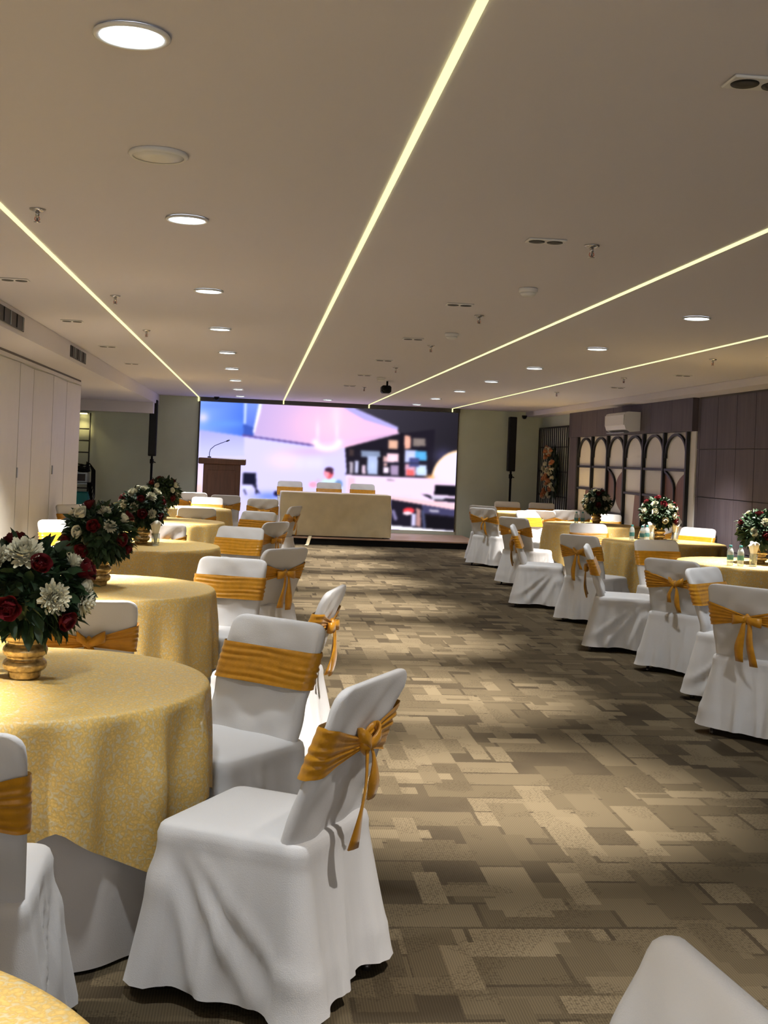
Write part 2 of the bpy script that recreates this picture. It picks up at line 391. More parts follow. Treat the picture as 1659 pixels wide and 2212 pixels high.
for i in range(NB):
    y1 = YA - bw * i; y0 = y1 - bw; ym = (y0 + y1) / 2; hw = bw / 2 - .04
    pts = []
    for k in range(25):
        t = PI * k / 24; pts.append((ym + hw * math.cos(t), 1.72 + .31 * (math.sin(t) ** .85 if 0 < t < PI else 0)))
    ribbon_yz(pts, .032, XS - .035, XS - .001, 'arch', MT['blackiron'])
    ybar(y0, y1, 1.565)
    if i % 3 in (0, 1):
        ybar(y0, y1, 1.20)
    zl = .88; 
    if i % 3 == 2:
        ybar(y0, y1, .86)
        N = 16; zt = 1.545; zb = .88
        far = [(y1 - .036 - .0, zt)]; ctr = .02
        arc = [(y1 - .04 - (hw * .98) * math.sin(PI / 2 * (1 - abs(2 * k / N - 1) ** 1.7)), zt + (zb - zt) * k / N) for k in range(N + 1)]
        poly_yz([(y1 - .036, zt), (y1 - .036, zb)] + arc[::-1][1:-1], XS - .012, XS - .001, 'brown_panel', MT['panelbrown'])
        arc2 = [(2 * ym - y, z) for y, z in arc]
        poly_yz([(y0 + .036, zb), (y0 + .036, zt)] + arc2[1:-1], XS - .012, XS - .001, 'brown_panel', MT['panelbrown'])
        ribbon_yz(arc, .03, XS - .035, XS - .002, 'arch', MT['blackiron'])
    elif i % 3 == 0:
        N = 10; h = hw * .95
        arc = [(ym - .02 - (h * .9) * (1 - math.cos(PI / 2 * k / N)) , 1.18 - .0 * k) for k in range(N + 1)]
        pts = [(ym + .05 - .12 * math.sin(PI / 2 * k / N), .36 + (1.175 - .36) * math.sin(PI / 2 * k / N)) for k in range(N + 1)]
        poly_yz([(y0 + .036, 1.175), (y0 + .036, .36)] + pts, XS - .012, XS - .001, 'brown_panel', MT['panelbrown'])
    else:
        poly_yz([(y1 - .036, 1.18), (y0 + .036, 1.18), (y0 + .036, .36), (y1 - .036, .36)], XS - .012, XS - .001, 'brown_panel', MT['panelbrown'])
        pts = [(y1 - .04 - hw * math.sin(PI / 2 * k / 12), .4 + .72 * (1 - math.cos(PI / 2 * k / 12))) for k in range(13)]
        ribbon_yz(pts, .03, XS - .035, XS - .013, 'arch', MT['blackiron'])
# grille
root = empty('iron_grille', (XR - .05, 21.9, 0)); tag(root, 'black iron bar grille standing against the white wall beyond the arches', 'grille')
G0, G1, GT, GB = 20.75, 23.0, 2.28, .08
b = MB(); b.box(XR - .07, XR - .045, G0, G0 + .03, 0, GT); b.box(XR - .07, XR - .045, G1 - .03, G1, 0, GT); b.box(XR - .07, XR - .045, G0 + .03, G1 - .03, GT - .03, GT); b.box(XR - .07, XR - .045, G0 + .03, G1 - .03, GB, GB + .03)
relp(b.build('frame', MT['blackiron'], None, False))
for k in range(1, 15):
    y = G0 + (G1 - G0) * k / 15; b = MB(); b.box(XR - .066, XR - .05, y - .012, y + .012, GB + .031, GT - .031); relp(b.build('bar', MT['blackiron'], None, False))
for z in (.55, 1.0, 1.45, 1.9):
    b = MB(); b.box(XR - .05, XR - .04, G0 + .03, G1 - .03, z - .012, z + .012); relp(b.build('rail', MT['blackiron'], None, False))
# air conditioner
ax0, ax1 = XR - .305, XR - .072
root = empty('air_conditioner', (XR - .27, 17.2, 2.1)); tag(root, 'white split air conditioner mounted on dark fascia above the arches', 'air conditioner')
AY0, AY1 = 16.75, 17.72
b = MB()
prof = [(ax1, 2.10), (ax0 + .1, 2.085), (ax0 + .02, 2.12), (ax0, 2.18), (ax0, 2.33), (ax0 + .02, 2.365), (ax0 + .05, 2.375), (ax1, 2.375)]
b.loft([[(x, y, z) for x, z in prof] for y in (AY0, AY1)], True, True); relp(autosmooth(b.build('body', MT['metalwhite'], None)))
b = MB(); b.box(ax0 - .012, ax0 - .001, AY0 + .02, AY1 - .02, 2.18, 2.335, bev=.006); relp(b.build('front_panel', MT['metalwhite'], None, False))
b = MB(); b.box(ax0 + .01, ax0 + .09, AY0 + .05, AY1 - .05, 2.068, 2.082); relp(b.build('louvre', MT['greymetal'], None, False))

# ------------------------------------------------------------------ flowers (shared meshes)
def petal_mesh(L, W, curl, cup, nu=4, nv=3, blunt=.80):
    V = []; F = []
    for j in range(nu + 1):
        t = j / nu
        w = W * (math.sin(PI * min(1, (.12 if blunt > .7 else .18) + t * blunt)) ** .7)
        for i in range(nv + 1):
            s_ = (i / nv - .5) * 2
            V.append((s_ * w / 2, L * (math.sin(t * curl) / curl if curl else t) - 0, L * ((1 - math.cos(t * curl)) / curl if curl else 0) + cup * s_ * s_ * w))
    for j in range(nu):
        for i in range(nv):
            a = j * (nv + 1) + i; F.append([a, a + 1, a + nv + 2, a + nv + 1])
    return V, F
def rose_mesh(name, mt, size=.036, seed=1):
    r = random.Random(seed); b = MB()
    b.lathe([(.001, 0), (size * .25, size * .1), (size * .42, size * .5), (size * .40, size * .9), (size * .22, size * 1.18), (.001, size * 1.22)], 10)
    for layer, (n, rad, tilt, L, W) in enumerate(((3, .30, .02, 1.2, .95), (4, .45, .10, 1.2, 1.1), (5, .58, .24, 1.2, 1.25), (5, .68, .42, 1.10, 1.35))):
        for k in range(n):
            V, F = petal_mesh(size * L, size * W, (.75, .55, .30, -.25)[layer], .30, 5, 4, .58)
            a = 2 * PI * k / n + layer * .7 + r.uniform(-.15, .15)
            T = Matrix.Rotation(a, 4, 'Z') @ Matrix.Translation((0, size * rad * .55, size * (.12 + .02 * layer))) @ Matrix.Rotation(PI / 2 - tilt - r.uniform(0, .12), 4, 'X')
            b.add([T @ Vector(v) for v in V], F)
    me = b.build(name, mt); return me
def mum_mesh(name, mt, size=.055, seed=1):
    r = random.Random(seed); b = MB()
    for layer, (n, el, L) in enumerate(((20, .05, 1.), (20, .30, .98), (18, .55, .90), (16, .80, .78), (13, 1.02, .64), (9, 1.25, .5))):
        for k in range(n):
            V, F = petal_mesh(size * L * r.uniform(.85, 1.08), size * .33, .55, .35, 3, 2)
            a = 2 * PI * (k + .5 * (layer % 2)) / n + r.uniform(-.1, .1)
            T = Matrix.Rotation(a, 4, 'Z') @ Matrix.Translation((0, size * .1, size * .08 * layer)) @ Matrix.Rotation(el + r.uniform(-.15, .15), 4, 'X')
            b.add([T @ Vector(v) for v in V], F)
    b.lathe([(.001, -.004), (size * .3, 0), (size * .3, size * .3), (.001, size * .4)], 10)
    return b.build(name, mt)
def leaf_shape(L, W):
    return [(0, 0, 0), (-W * .5, L * .35, L * .04), (0, L * .38, -L * .03), (W * .5, L * .35, L * .04), (-W * .38, L * .7, L * .02), (0, L * .72, -L * .05), (W * .38, L * .7, L * .02), (0, L, -L * .1)], [[0, 2, 1], [0, 3, 2], [1, 2, 5, 4], [2, 3, 6, 5], [4, 5, 7], [5, 6, 7]]
def foliage_mesh(seed, rx=.175, rz=.155, cz=.29, n=900):
    r = random.Random(seed); b = MB()
    for k in range(n):
        while True:
            d = Vector((r.gauss(0, 1), r.gauss(0, 1), r.gauss(0, 1)))
            if d.length > .1:
                d.normalize()
                if d.z > -.86: break
        f = r.uniform(.45, .95) ** .6
        p = Vector((d.x * rx * f, d.y * rx * f, cz + d.z * rz * f))
        L = r.uniform(.045, .085); W = L * r.uniform(.35, .5)
        dirv = (d + Vector((r.uniform(-.7, .7), r.uniform(-.7, .7), r.uniform(-.9, .35)))).normalized()
        q = dirv.to_track_quat('Y', 'Z').to_matrix().to_4x4() @ Matrix.Rotation(r.uniform(-1.2, 1.2), 4, 'Y')
        V, F = leaf_shape(L, W); T = Matrix.Translation(p) @ q
        b.add([T @ Vector(v) for v in V], F)
    # unseen core added inside the leaves to block bright gaps
    b.lathe([(.001, cz - rz * .78), (rx * .35, cz - rz * .72), (rx * .56, cz - rz * .3), (rx * .60, cz), (rx * .52, cz + rz * .4), (rx * .3, cz + rz * .62), (.001, cz + rz * .68)], 16)
    # drooping sprigs over the rim
    for k in range(9):
        a = 2 * PI * k / 9 + r.uniform(-.3, .3); p0 = Vector((.055 * math.cos(a), .055 * math.sin(a), .18))
        p1 = p0 + Vector((math.cos(a) * .055, math.sin(a) * .055, r.uniform(-.03, .02)))
        b.tube([p0, (p0 + p1) / 2 + Vector((0, 0, .015)), p1], .002, 5)
        for j in range(4):
            q = Matrix.Translation(p0.lerp(p1, .4 + .2 * j)) @ (Vector((math.cos(a + r.uniform(-.8, .8)), math.sin(a + r.uniform(-.8, .8)), -.9)).normalized().to_track_quat('Y', 'Z').to_matrix().to_4x4())
            V, F = leaf_shape(.06, .024); b.add([q @ Vector(v) for v in V], F)
    for k in range(14):   # stems in the vase
        a = r.uniform(0, 2 * PI); b.tube([(.02 * math.cos(a), .02 * math.sin(a), .05), (.045 * math.cos(a), .045 * math.sin(a), .19), (.10 * math.cos(a), .10 * math.sin(a), .30)], .003, 5)
    return b.build('foliage', MT['leaf'])
def vase_mesh():
    prof = [(.02, .0), (.048, .0), (.053, .006), (.054, .02), (.056, .026)]
    for z0, rr in ((.046, .073), (.094, .074), (.142, .071)):
        for k in range(-4, 5):
            a = k / 5 * PI / 2; prof.append((rr - .020 + .020 * math.cos(a), z0 + .021 * math.sin(a)))
    prof += [(.056, .168), (.060, .174), (.057, .176), (.050, .165), (.045, .12), (.03, .1)]
    b = MB(); b.lathe(prof, 40); return b.build('vase', MT['vase'])
FL = {}
FL['rose'] = rose_mesh('rose', MT['red'], .042, 3).data
FL['white_rose'] = rose_mesh('white_rose', MT['ivory'], .04, 5).data
FL['chrysanthemum'] = mum_mesh('chrysanthemum', MT['ivory'], .056, 2).data
FL['peach_rose'] = rose_mesh('peach_rose', MT['pink'], .06, 8).data
FL['vase'] = vase_mesh().data
FO = [foliage_mesh(s).data for s in (11, 12, 13)]
for o in list(C.objects):
    if o.name.split('.')[0] in ('rose', 'white_rose', 'chrysanthemum', 'peach_rose', 'vase', 'foliage'): bpy.data.objects.remove(o)
def flower(kind, root, d, dist, size=1., cz=.292):
    d = Vector(d).normalized(); o = link(kind, FL[kind], root)
    o.location = Vector((0, 0, cz)) + Vector((d.x * dist, d.y * dist, d.z * dist * .9))
    q = d.to_track_quat('Z', 'Y'); o.rotation_mode = 'QUATERNION'; o.rotation_quaternion = q
    o.scale = (size,) * 3; return o
def centrepiece(x, y, z, seed, label, spec=None, white=.5, dens=17, sc_=1.):
    r = random.Random(seed); root = empty('flower_centrepiece', (x, y, z)); root.scale = (sc_,) * 3
    tag(root, label, 'flower arrangement', 'flower centrepieces in gold vases')
    link('vase', FL['vase'], root); f = link('foliage', FO[seed % 3], root); f.rotation_euler = (0, 0, r.uniform(0, 6.28))
    used = []
    for s in (spec or []):
        k, d, dist, sz = s; flower(k, root, d, dist, sz); used.append(Vector(d).normalized())
    tries = 0
    n = len(used)
    while n < dens and tries < 4000:
        tries += 1
        d = Vector((r.gauss(0, 1), r.gauss(-.35, 1), r.gauss(.35, .8))).normalized()
        if d.z < -.45 or any(d.angle(u) < .46 for u in used): continue
        if spec and d.y < .15: continue
        k = r.random(); kind = 'rose' if k > white else ('chrysanthemum' if k < white * .4 else 'white_rose')
        flower(kind, root, d, r.uniform(.15, .172), r.uniform(.8, 1.05) * (.8 if kind == 'chrysanthemum' else 1)); used.append(d); n += 1
    return root

# ------------------------------------------------------------------ tables
RT, ZT = .67, .76
def fold(theta, seed, n):
    r = random.Random(seed); s = 0
    for k in range(5):
        m = n + r.randint(-5, 6); ph = r.uniform(0, 6.28); s += math.cos(m * theta + ph)
    s /= 2.6; return max(-1, min(1.25, s))
def table(x, y, label, clabel, hem, bump, seed, skirt=True):
    root = empty('banquet_table', (x, y, 0)); tag(root, label, 'table', 'round banquet tables')
    N = 200; b = MB(); rings = []
    for j in range(15):
        t = j / 14; z = .735 - (.735 - .012) * t
        rings.append([((RT - .055 + .040 * t + .015 * t ** .7 * fold(2 * PI * i / N, seed + 50, 17)) * math.cos(2 * PI * i / N), (RT - .055 + .040 * t + .015 * t ** .7 * fold(2 * PI * i / N, seed + 50, 17)) * math.sin(2 * PI * i / N), z) for i in range(N)])
    b.loft(rings); b.build('table_skirt', MT['skirt'], root)
    b = MB(); b.lathe([(.6, .725), (RT - .03, .725), (RT - .018, .735), (RT - .018, .745), (RT - .03, ZT - .003)], 64); b.build('tabletop', MT['skirt'], root)
    for k in range(4):
        a = PI / 4 + k * PI / 2; b = MB(); b.tube([(.42 * math.cos(a), .42 * math.sin(a), .0), (.38 * math.cos(a), .38 * math.sin(a), .724)], .014, 8); b.build('leg', MT['chrome'], root)
    b = MB(); rings = [[(1e-4 * math.cos(2 * PI * i / N), 1e-4 * math.sin(2 * PI * i / N), ZT) for i in range(N)]]
    for rr in (.2, .4, .55, .63, .655): rings.append([(rr * math.cos(2 * PI * i / N), rr * math.sin(2 * PI * i / N), ZT + .001 * math.sin(9 * rr * (i % 7))) for i in range(N)])
    for rr, z in ((RT - .006, ZT - .002), (RT, ZT - .008)): rings.append([(rr * math.cos(2 * PI * i / N), rr * math.sin(2 * PI * i / N), z) for i in range(N)])
    for j in range(1, 21):
        t = j / 20; ring = []
        for i in range(N):
            th = 2 * PI * i / N; f = fold(th, seed, 15)
            h = hem + .012 * fold(th, seed + 5, 9)
            for (t0, dz, w) in bump:
                dd = (th - math.radians(t0) + PI) % (2 * PI) - PI; h -= dz * max(0, 1 - abs(dd) / w)
            z = ZT - .008 - (ZT - .008 - h) * t
            # cloth falls in soft pleats which deepen toward the hem
            rr = RT + .004 + .014 * t + .030 * min(1, t * 2.2) ** .8 * f
            ring.append((rr * math.cos(th), rr * math.sin(th), z))
        rings.append(ring)
    b.loft(rings); c = b.build('tablecloth', MT['lace']); c.location = (x, y, .001)
    tag(c, clabel, 'tablecloth', 'gold lace tablecloths')
    return root
TL = [(-.80, 4.15), (-.88, 6.98), (-.95, 10.15), (-1.0, 13.62), (-1.0, 16.8)]
TR = [(4.43, 10.3), (4.52, 12.95), (4.68, 16.4), (4.50, 19.6)]
tl = ['round banquet table in the left row, nearest whole one, under the biggest vase of flowers', 'round banquet table in the left row, second behind the big front flowers', 'round banquet table in the left row, third from the camera', 'round banquet table in the left row, fourth from the camera', 'round banquet table in the left row, farthest, in front of the lectern']
cl = ['pale gold lace tablecloth with uneven pointed hem on the nearest left table', 'gold lace tablecloth on second left table, beside chair with wide gold sash', 'gold lace tablecloth on third left table', 'gold lace tablecloth on fourth left table', 'gold lace tablecloth on the farthest left table near the lectern']
for i, (x, y) in enumerate(TL):
    bump = [((-82, .10, .28), (-42, .17, .42), (12, .08, .4), (120, .15, .4), (200, .12, .4))] if i == 0 else [((-45, .10, .4), (45, .10, .4), (135, .1, .4), (225, .1, .4))]
    table(x, y, tl[i], cl[i], .435 if i == 0 else (.30 if i == 1 else .28), bump[0], 21 + i)
tr = ['round banquet table in the right row, nearest, cut off by the picture edge', 'round banquet table in the right row, second, with vase and bottles in the middle', 'round banquet table in the right row, third, nearest the arch screen flowers', 'round banquet table in the right row, farthest, beside the iron grille']
cl = ['gold lace tablecloth on the nearest right table', 'gold lace tablecloth on the second right table', 'gold lace tablecloth on the third right table', 'gold lace tablecloth on the farthest right table by the iron grille']
for i, (x, y) in enumerate(TR): table(x, y, tr[i], cl[i], .30, ((-45, .08, .4), (45, .08, .4), (135, .1, .4), (225, .1, .4)), 41 + i)
table(-.76, 1.33, 'round banquet table at the bottom left corner, only its edge showing', 'yellow patterned lace tablecloth at the bottom left corner of the picture', .43, ((45, .1, .4),), 61)

def vdir(pxx, pyy, cx, cy, dn=.72):
    """direction on the bouquet of a flower seen at an offset from the bouquet centre in the photo (x right, z up, toward the camera = -y)"""
    x = (pxx - cx) * .0016; z = -(pyy - cy) * .0016; r2 = (x / .19) ** 2 + (z / .17) ** 2
    y = -.19 * math.sqrt(max(.02, 1 - r2)); return (x, y, z)
cx, cy = 40, 1285
spec = [('chrysanthemum', vdir(108, 1285, cx, cy), .180, 1.0), ('rose', vdir(30, 1303, cx, cy), .180, 1.05), ('rose', vdir(76, 1222, cx, cy), .180, .9), ('rose', vdir(146, 1238, cx, cy), .180, 1.05), ('rose', vdir(122, 1333, cx, cy), .180, .9),
        ('chrysanthemum', vdir(44, 1200, cx, cy), .180, 1.15), ('chrysanthemum', vdir(-8, 1212, cx, cy), .180, 1.0), ('chrysanthemum', vdir(176, 1305, cx, cy), .180, .95), ('chrysanthemum', vdir(150, 1205, cx, cy), .180, .7), ('white_rose', vdir(182, 1262, cx, cy), .180, .7), ('rose', vdir(-30, 1270, cx, cy), .180, 1.), ('chrysanthemum', vdir(-40, 1320, cx, cy), .180, 1.)]
zt = ZT + .003
centrepiece(-.75, 4.16, zt, 101, 'big flower arrangement of red roses and white chrysanthemums, nearest at left', spec, .5, 18)
centrepiece(-.875, 6.99, zt, 102, 'flower arrangement with dark red roses on the second left table', None, .5, 19)
centrepiece(-.93, 10.15, zt, 106, 'flower arrangement on third left table, between the front two and the rear one', None, .6, 21)
centrepiece(-1.05, 13.9, zt, 104, 'flower arrangement in front of the left speaker pole and lectern', None, .72, 21)
centrepiece(4.46, 10.27, zt, 108, 'flower arrangement at right picture edge against the dark wall panels', None, .65, 18)
centrepiece(4.54, 13.2, zt, 109, 'flower arrangement mostly white, in front of last brown arch panel', None, .8, 22, 1.05)
centrepiece(4.84, 16.75, zt, 110, 'smaller looking flower arrangement, rearmost at right below the arches', None, .7, 20)
# hanging spray on the grille
root = empty('flower_spray', (XR - .125, 21.55, .92)); tag(root, 'tall peach and cream flower spray hung on black iron grille', 'flower spray')
fo = link('foliage', FO[1], root); fo.scale = (.6, 1.35, 2.6); fo.location = (-.02, 0, -.28)
fo.scale = (.36, 1.75, 2.7); fo.location = (.0, .02, -.30)
r = random.Random(4)
for k in range(60):
    z = r.uniform(0, .98); wd = .34 * math.sin(PI * min(.95, .12 + z * .8)) ** .8
    y = r.uniform(-wd, wd) * 1.15 + .12 * (z - .4)
    o = link(r.choice(['peach_rose', 'peach_rose', 'white_rose', 'chrysanthemum']), FL[r.choice(['peach_rose'])] if 0 else None or FL['peach_rose'], root)
    kind = r.choice(['peach_rose', 'peach_rose', 'white_rose', 'chrysanthemum']); o.data = FL[kind]; o.name = kind
    o.location = (-.03 - r.uniform(0, .06), y, z); o.rotation_euler = (0, -PI / 2 + r.uniform(-.5, .5), r.uniform(-.5, .5)); s_ = r.uniform(.7, 1.1); o.scale = (s_, s_, s_)

# bottles, napkins
def bottle_parts():
    root = empty('water_bottle'); b = MB()
    b.lathe([(.022, 0), (.027, .004), (.028, .02), (.0265, .03), (.028, .04), (.028, .10), (.027, .118), (.020, .14), (.0125, .150), (.0125, .158)], 20); b.build('body', MT['pet'], root)
    b = MB(); b.lathe([(.0285, .048), (.0287, .05), (.0287, .088), (.0285, .09)], 20, cap=False); b.build('label', MT['petlabel'], root)
    b = MB(); b.lathe([(.0135, .156), (.014, .158), (.014, .172), (.012, .174)], 16); b.build('cap', MT['petcap'], root); return root
proto = bottle_parts(); first = True
for (x, y, lab) in ((4.07, 9.96, 'water bottle with teal label, left one of the pair on nearest right table'), (4.15, 9.93, 'water bottle with teal label, right one of the pair on nearest right table'),
                    (4.17, 13.0, 'leftmost water bottle of three on the second right table'), (4.24, 12.86, 'middle water bottle of three on the second right table'), (4.335, 12.98, 'water bottle closest to the vase on the second right table'),
                    (4.40, 16.2, 'left water bottle beside rearmost right vase'), (4.50, 16.24, 'right water bottle beside rearmost right vase'), (-1.10, 7.3, 'water bottle on second left table beside standing napkin')):
    o = proto if first else copy_tree(proto); first = False
    o.location = (x, y, zt); tag(o, lab, 'bottle', 'small water bottles on the tables')
def napkin_parts():
    root = empty('napkin'); b = MB()
    N = 24; rings = []
    for j in range(9):
        t = j / 8; z = .02 + .17 * t; rr = .012 + .030 * t ** 1.2
        rings.append([((rr * (1 + .22 * t * math.cos(5 * 2 * PI * i / N + 1))) * math.cos(2 * PI * i / N), (rr * (1 + .22 * t * math.cos(5 * 2 * PI * i / N + 1))) * math.sin(2 * PI * i / N), z + (.02 * math.cos(2 * 2 * PI * i / N + .7) * t if j == 8 else 0)) for i in range(N)])
    rings.append([(x * .3, y * .3, z - .03) for x, y, z in rings[-1]])
    b.loft(rings, True, True); b.build('folded_cloth', MT['napkin'], root)
    b = MB(); b.lathe([(.02, 0), (.028, .0), (.031, .004), (.034, .10), (.033, .10), (.0285, .008), (.02, .006)], 24); b.build('tumbler', MT['glass'], root)
    return root
proto = napkin_parts(); first = True
for (x, y, lab) in ((4.285, 9.98, 'cone folded napkin in a glass between bottles and vase, nearest right table'), (4.42, 13.08, 'cone folded napkin in a glass left of the mostly white flowers'), (4.70, 13.1, 'cone folded napkin in a glass right of the mostly white flowers'),
                    (4.66, 10.05, 'cone folded napkin in a glass right of the vase at the picture edge'), (-1.03, 7.12, 'cone folded napkin in a glass beside the second left vase'), (-.80, 10.0, 'cone folded napkin in a glass beside the third left vase'), (-1.2, 13.55, 'cone folded napkin in a glass left of the vase before the lectern')):
    o = proto if first else copy_tree(proto); first = False
    o.location = (x, y, zt); o.rotation_euler = (0, 0, R.uniform(0, 6)); tag(o, lab, 'napkin', 'folded napkins in glasses')

# ------------------------------------------------------------------ covered chairs
PROF = [(.43, -.183, .214, .032), (.52, -.205, .217, .030), (.62, -.235, .220, .027), (.72, -.270, .223, .024), (.80, -.300, .224, .022), (.84, -.316, .224, .020), (.866, -.327, .221, .0185), (.880, -.332, .214, .017), (.890, -.336, .202, .0150), (.896, -.338, .186, .011), (.899, -.339, .168, .005)]
def prof_at(z):
    for k in range(len(PROF) - 1):
        if PROF[k][0] <= z <= PROF[k + 1][0]:
            f = (z - PROF[k][0]) / (PROF[k + 1][0] - PROF[k][0]); return [PROF[k][i] + f * (PROF[k + 1][i] - PROF[k][i]) for i in (1, 2, 3)]
    return PROF[-1][1:]
def ribbon(b, pts, wv, th=.003):
    pts = [Vector(p) for p in pts]; rings = []
    for i, p in enumerate(pts):
        d = (pts[min(i + 1, len(pts) - 1)] - pts[max(i - 1, 0)]).normalized(); w = Vector(wv[i]); nn = d.cross(w).normalized() * th
        rings.append([p - w + nn, p + nn * 1.8, p + w + nn, p + w - nn, p - nn * .2, p - w - nn])
    b.loft(rings, True, True)
def chair(seed, style):
    r = random.Random(seed)
    root = empty('banquet_chair'); N = 132
    per = [((p[0], p[1] - (.028 if p[1] < -.1 else .028 * (p[1] < 0) * (-p[1] / .1))), nn) for p, nn in rrect(.222, .212, .035, N)]
    ph = [r.uniform(0, 6.28) for _ in range(8)]
    b = MB(); rings = [[(p[0] * s_, p[1] * s_, z) for p, nn in per] for s_, z in ((.01, .481), (.45, .481), (.8, .478), (.93, .474), (.985, .468))]
    corner = [(.17, .17), (-.17, .17), (-.17, -.17), (.17, -.17)]
    for j in range(19):
        t = j / 18; ring = []
        for i, (p, nn) in enumerate(per):
            s_ = i / N; back = max(0, -nn[1]); front = max(0, nn[1]); side = abs(nn[0]); cor = math.exp(-((min(math.hypot(abs(p[0]) - .215, p[1] - .205), math.hypot(abs(p[0]) - .215, p[1] + .233)) / .055) ** 2))
            fl_ = .050 * side ** 2 + .045 * front ** 2 + .055 * back ** 2 + .045 * cor
            f1 = math.cos(2 * PI * (9 * s_) + ph[0] + 1.6 * t); f2 = math.cos(2 * PI * (14 * s_) + ph[1] - 2.2 * t); f3 = math.cos(2 * PI * (5 * s_) + ph[2] + .8 * t)
            f = (max(0, f1) ** 3 * .45 + max(0, f2) ** 3 * .25 + f3 * .3) * (1 - .6 * cor)
            # tension creases running from the seat corners
            for cx_, cy_ in corner[:2]:
                d = math.hypot(p[0] - cx_, p[1] - cy_); f += (.8 * math.exp(-((d - .30 * t - .02) / .022) ** 2) * (1 - t) ** .5 + .6 * math.exp(-((d - .13 * t - .01) / .016) ** 2) * (1 - t) ** .3 + .6 * math.exp(-((d - .48 * t - .03) / .024) ** 2) * (1 - t) ** .5 - .45 * math.exp(-((d - .21 * t - .02) / .03) ** 2) * (1 - t) ** .5 - .4 * math.exp(-((d - .39 * t - .02) / .03) ** 2) * (1 - t) ** .5) * (t > 0) * 1.05 * (1 if p[0] * cx_ > 0 else 0) * sm(.44, .36, d)
            dd = fl_ * t ** 1.05 + .037 * t ** .7 * f
            dd += .006 * math.exp(-((t - .04) / .05) ** 2)
            hem = .042 + .006 * math.cos(2 * PI * 3 * s_ + ph[3]) + .003 * math.cos(2 * PI * 8 * s_ + ph[4])
            z = .462 * (1 - t) + hem * t
            ring.append((p[0] + nn[0] * dd, p[1] + nn[1] * dd, z))
        rings.append(ring)
    b.loft(rings, True, False); b.build('seat_cover', MT['white'], root)
    b = MB(); rings = []
    zz = []
    for k in range(len(PROF) - 1):
        n_ = 4 if k < 4 else 1
        zz += [PROF[k][0] + (PROF[k + 1][0] - PROF[k][0]) * q / n_ for q in range(n_)]
    zz.append(PROF[-1][0])
    for z in zz:
        yc, hw, ht = prof_at(z); ring = []
        for i, (p, nn) in enumerate(rrect(hw, ht, ht, 80)):
            wr = .0045 * math.sin(p[0] * 17 + z * 26 + ph[5]) * math.sin(z * 19 + ph[6] + p[0] * 6) * sm(.9, .8, z)
            wr += .004 * math.sin(p[0] * 34 - z * 31 + ph[7]) * sm(.9, .82, z)
            belly = -.012 * (1 - (p[0] / hw) ** 2) * sm(.43, .6, z) * sm(.9, .75, z) * (1 if nn[1] > 0 else .2)
            ring.append((p[0] + nn[0] * .002, yc + p[1] + (wr + belly if abs(nn[1]) > .3 else 0), z))
        rings.append(ring)
    b.loft(rings, False, True); b.build('back_cover', MT['white'], root)
    # sash
    b = MB(); rings = []; kx = r.uniform(-.03, .03); H = 31
    per2 = rrect(.226, .024, .024, 120)
    zf0, zf1 = .655 + r.uniform(-.01, .01), .788 + r.uniform(-.008, .008); zk = .715 + r.uniform(-.01, .01)
    for j in range(H):
        v = j / (H - 1); ring = []
        for i, (p, nn) in enumerate(per2):
            if p[1] < .0 - 1e-6 or nn[1] < -.2:
                a = min(1, abs(p[0] - kx) / .225); hh0 = .016 + (zk - zf0 - .016) * a ** 1.05; hh1 = .016 + (zf1 - zk - .016) * a ** 1.05
                lo, hi = zk - hh0, zk + hh1; amp = .0042
            else: lo, hi = zf0, zf1; amp = .0020
            z = lo + (hi - lo) * v; yc, hw, ht = prof_at(z)
            off = .011 + amp * math.cos(v * 34 + 1.0 * math.sin(p[0] * 7 + ph[0]) + .6 * math.sin(p[0] * 19 + ph[1])) * (.6 + .4 * math.sin(v * 9 + p[0] * 11)) + .012 * (nn[1] < -.5) * (1 - min(1, abs(p[0] - kx) / .12))
            ring.append((p[0] * hw / .226 + nn[0] * off, yc + p[1] * ht / .024 * 1.0 + nn[1] * off, z))
        rings.append(ring)
    b.loft(rings); s = b.build('sash', MT['sash'], root)
    yk = prof_at(zk)[0] - prof_at(zk)[2] - .028
    b = MB(); n_ = 14
    b.loft([[(kx + (.026 * math.sin(PI * (j + .3) / 8.6)) * math.cos(2 * PI * i / n_), yk + (.020 * math.sin(PI * (j + .3) / 8.6)) * math.sin(2 * PI * i / n_) * (1 + .25 * math.cos(3 * 2 * PI * i / n_)), zk - .032 + .064 * j / 8) for i in range(n_)] for j in range(9)], True, True)
    def loop(sx, dx, dz, w):
        pts = []; wv = []
        for k in range(13):
            t = 2 * PI * k / 12; pts.append((kx + sx * (dx * (1 - math.cos(t)) / 2), yk - .006 - .018 * math.sin(t), zk + dz * (1 - math.cos(t)) / 2)); wv.append((0, 0, w * (.45 + .55 * math.sin(t / 2))))
        ribbon(b, pts, wv)
    if style in (0, 2): loop(1, .065, .03, .024); loop(-1, .05, .035, .02)
    else: loop(1, .085, -.015, .028); loop(-1, .085, -.01, .028)
    b.build('knot', MT['sash'], s)
    for q, (sx, L, w) in enumerate([(((-1, .27, .022), (1, .15, .020)), ((-1, .24, .026), (1, .26, .026)), ((1, .20, .020), (-1, .13, .018)))[style][q_] for q_ in (0, 1)]):
        b = MB(); pts = []; wv = []
        for k in range(11):
            t = k / 10; pts.append((kx + sx * (.012 + .03 * t ** .7) + .004 * math.sin(7 * t + q), yk - .012 - .012 * math.sin(PI * t) + (.02 * t if L > .2 else .01 * t), zk - .012 - L * t)); ww = w * (.35 + .65 * min(1, t * 1.6)); wv.append((ww * .95, ww * .35 * math.sin(4 * t + q * 2), 0))
        ribbon(b, pts, wv, .0025); b.build('tail', MT['sash'], s)
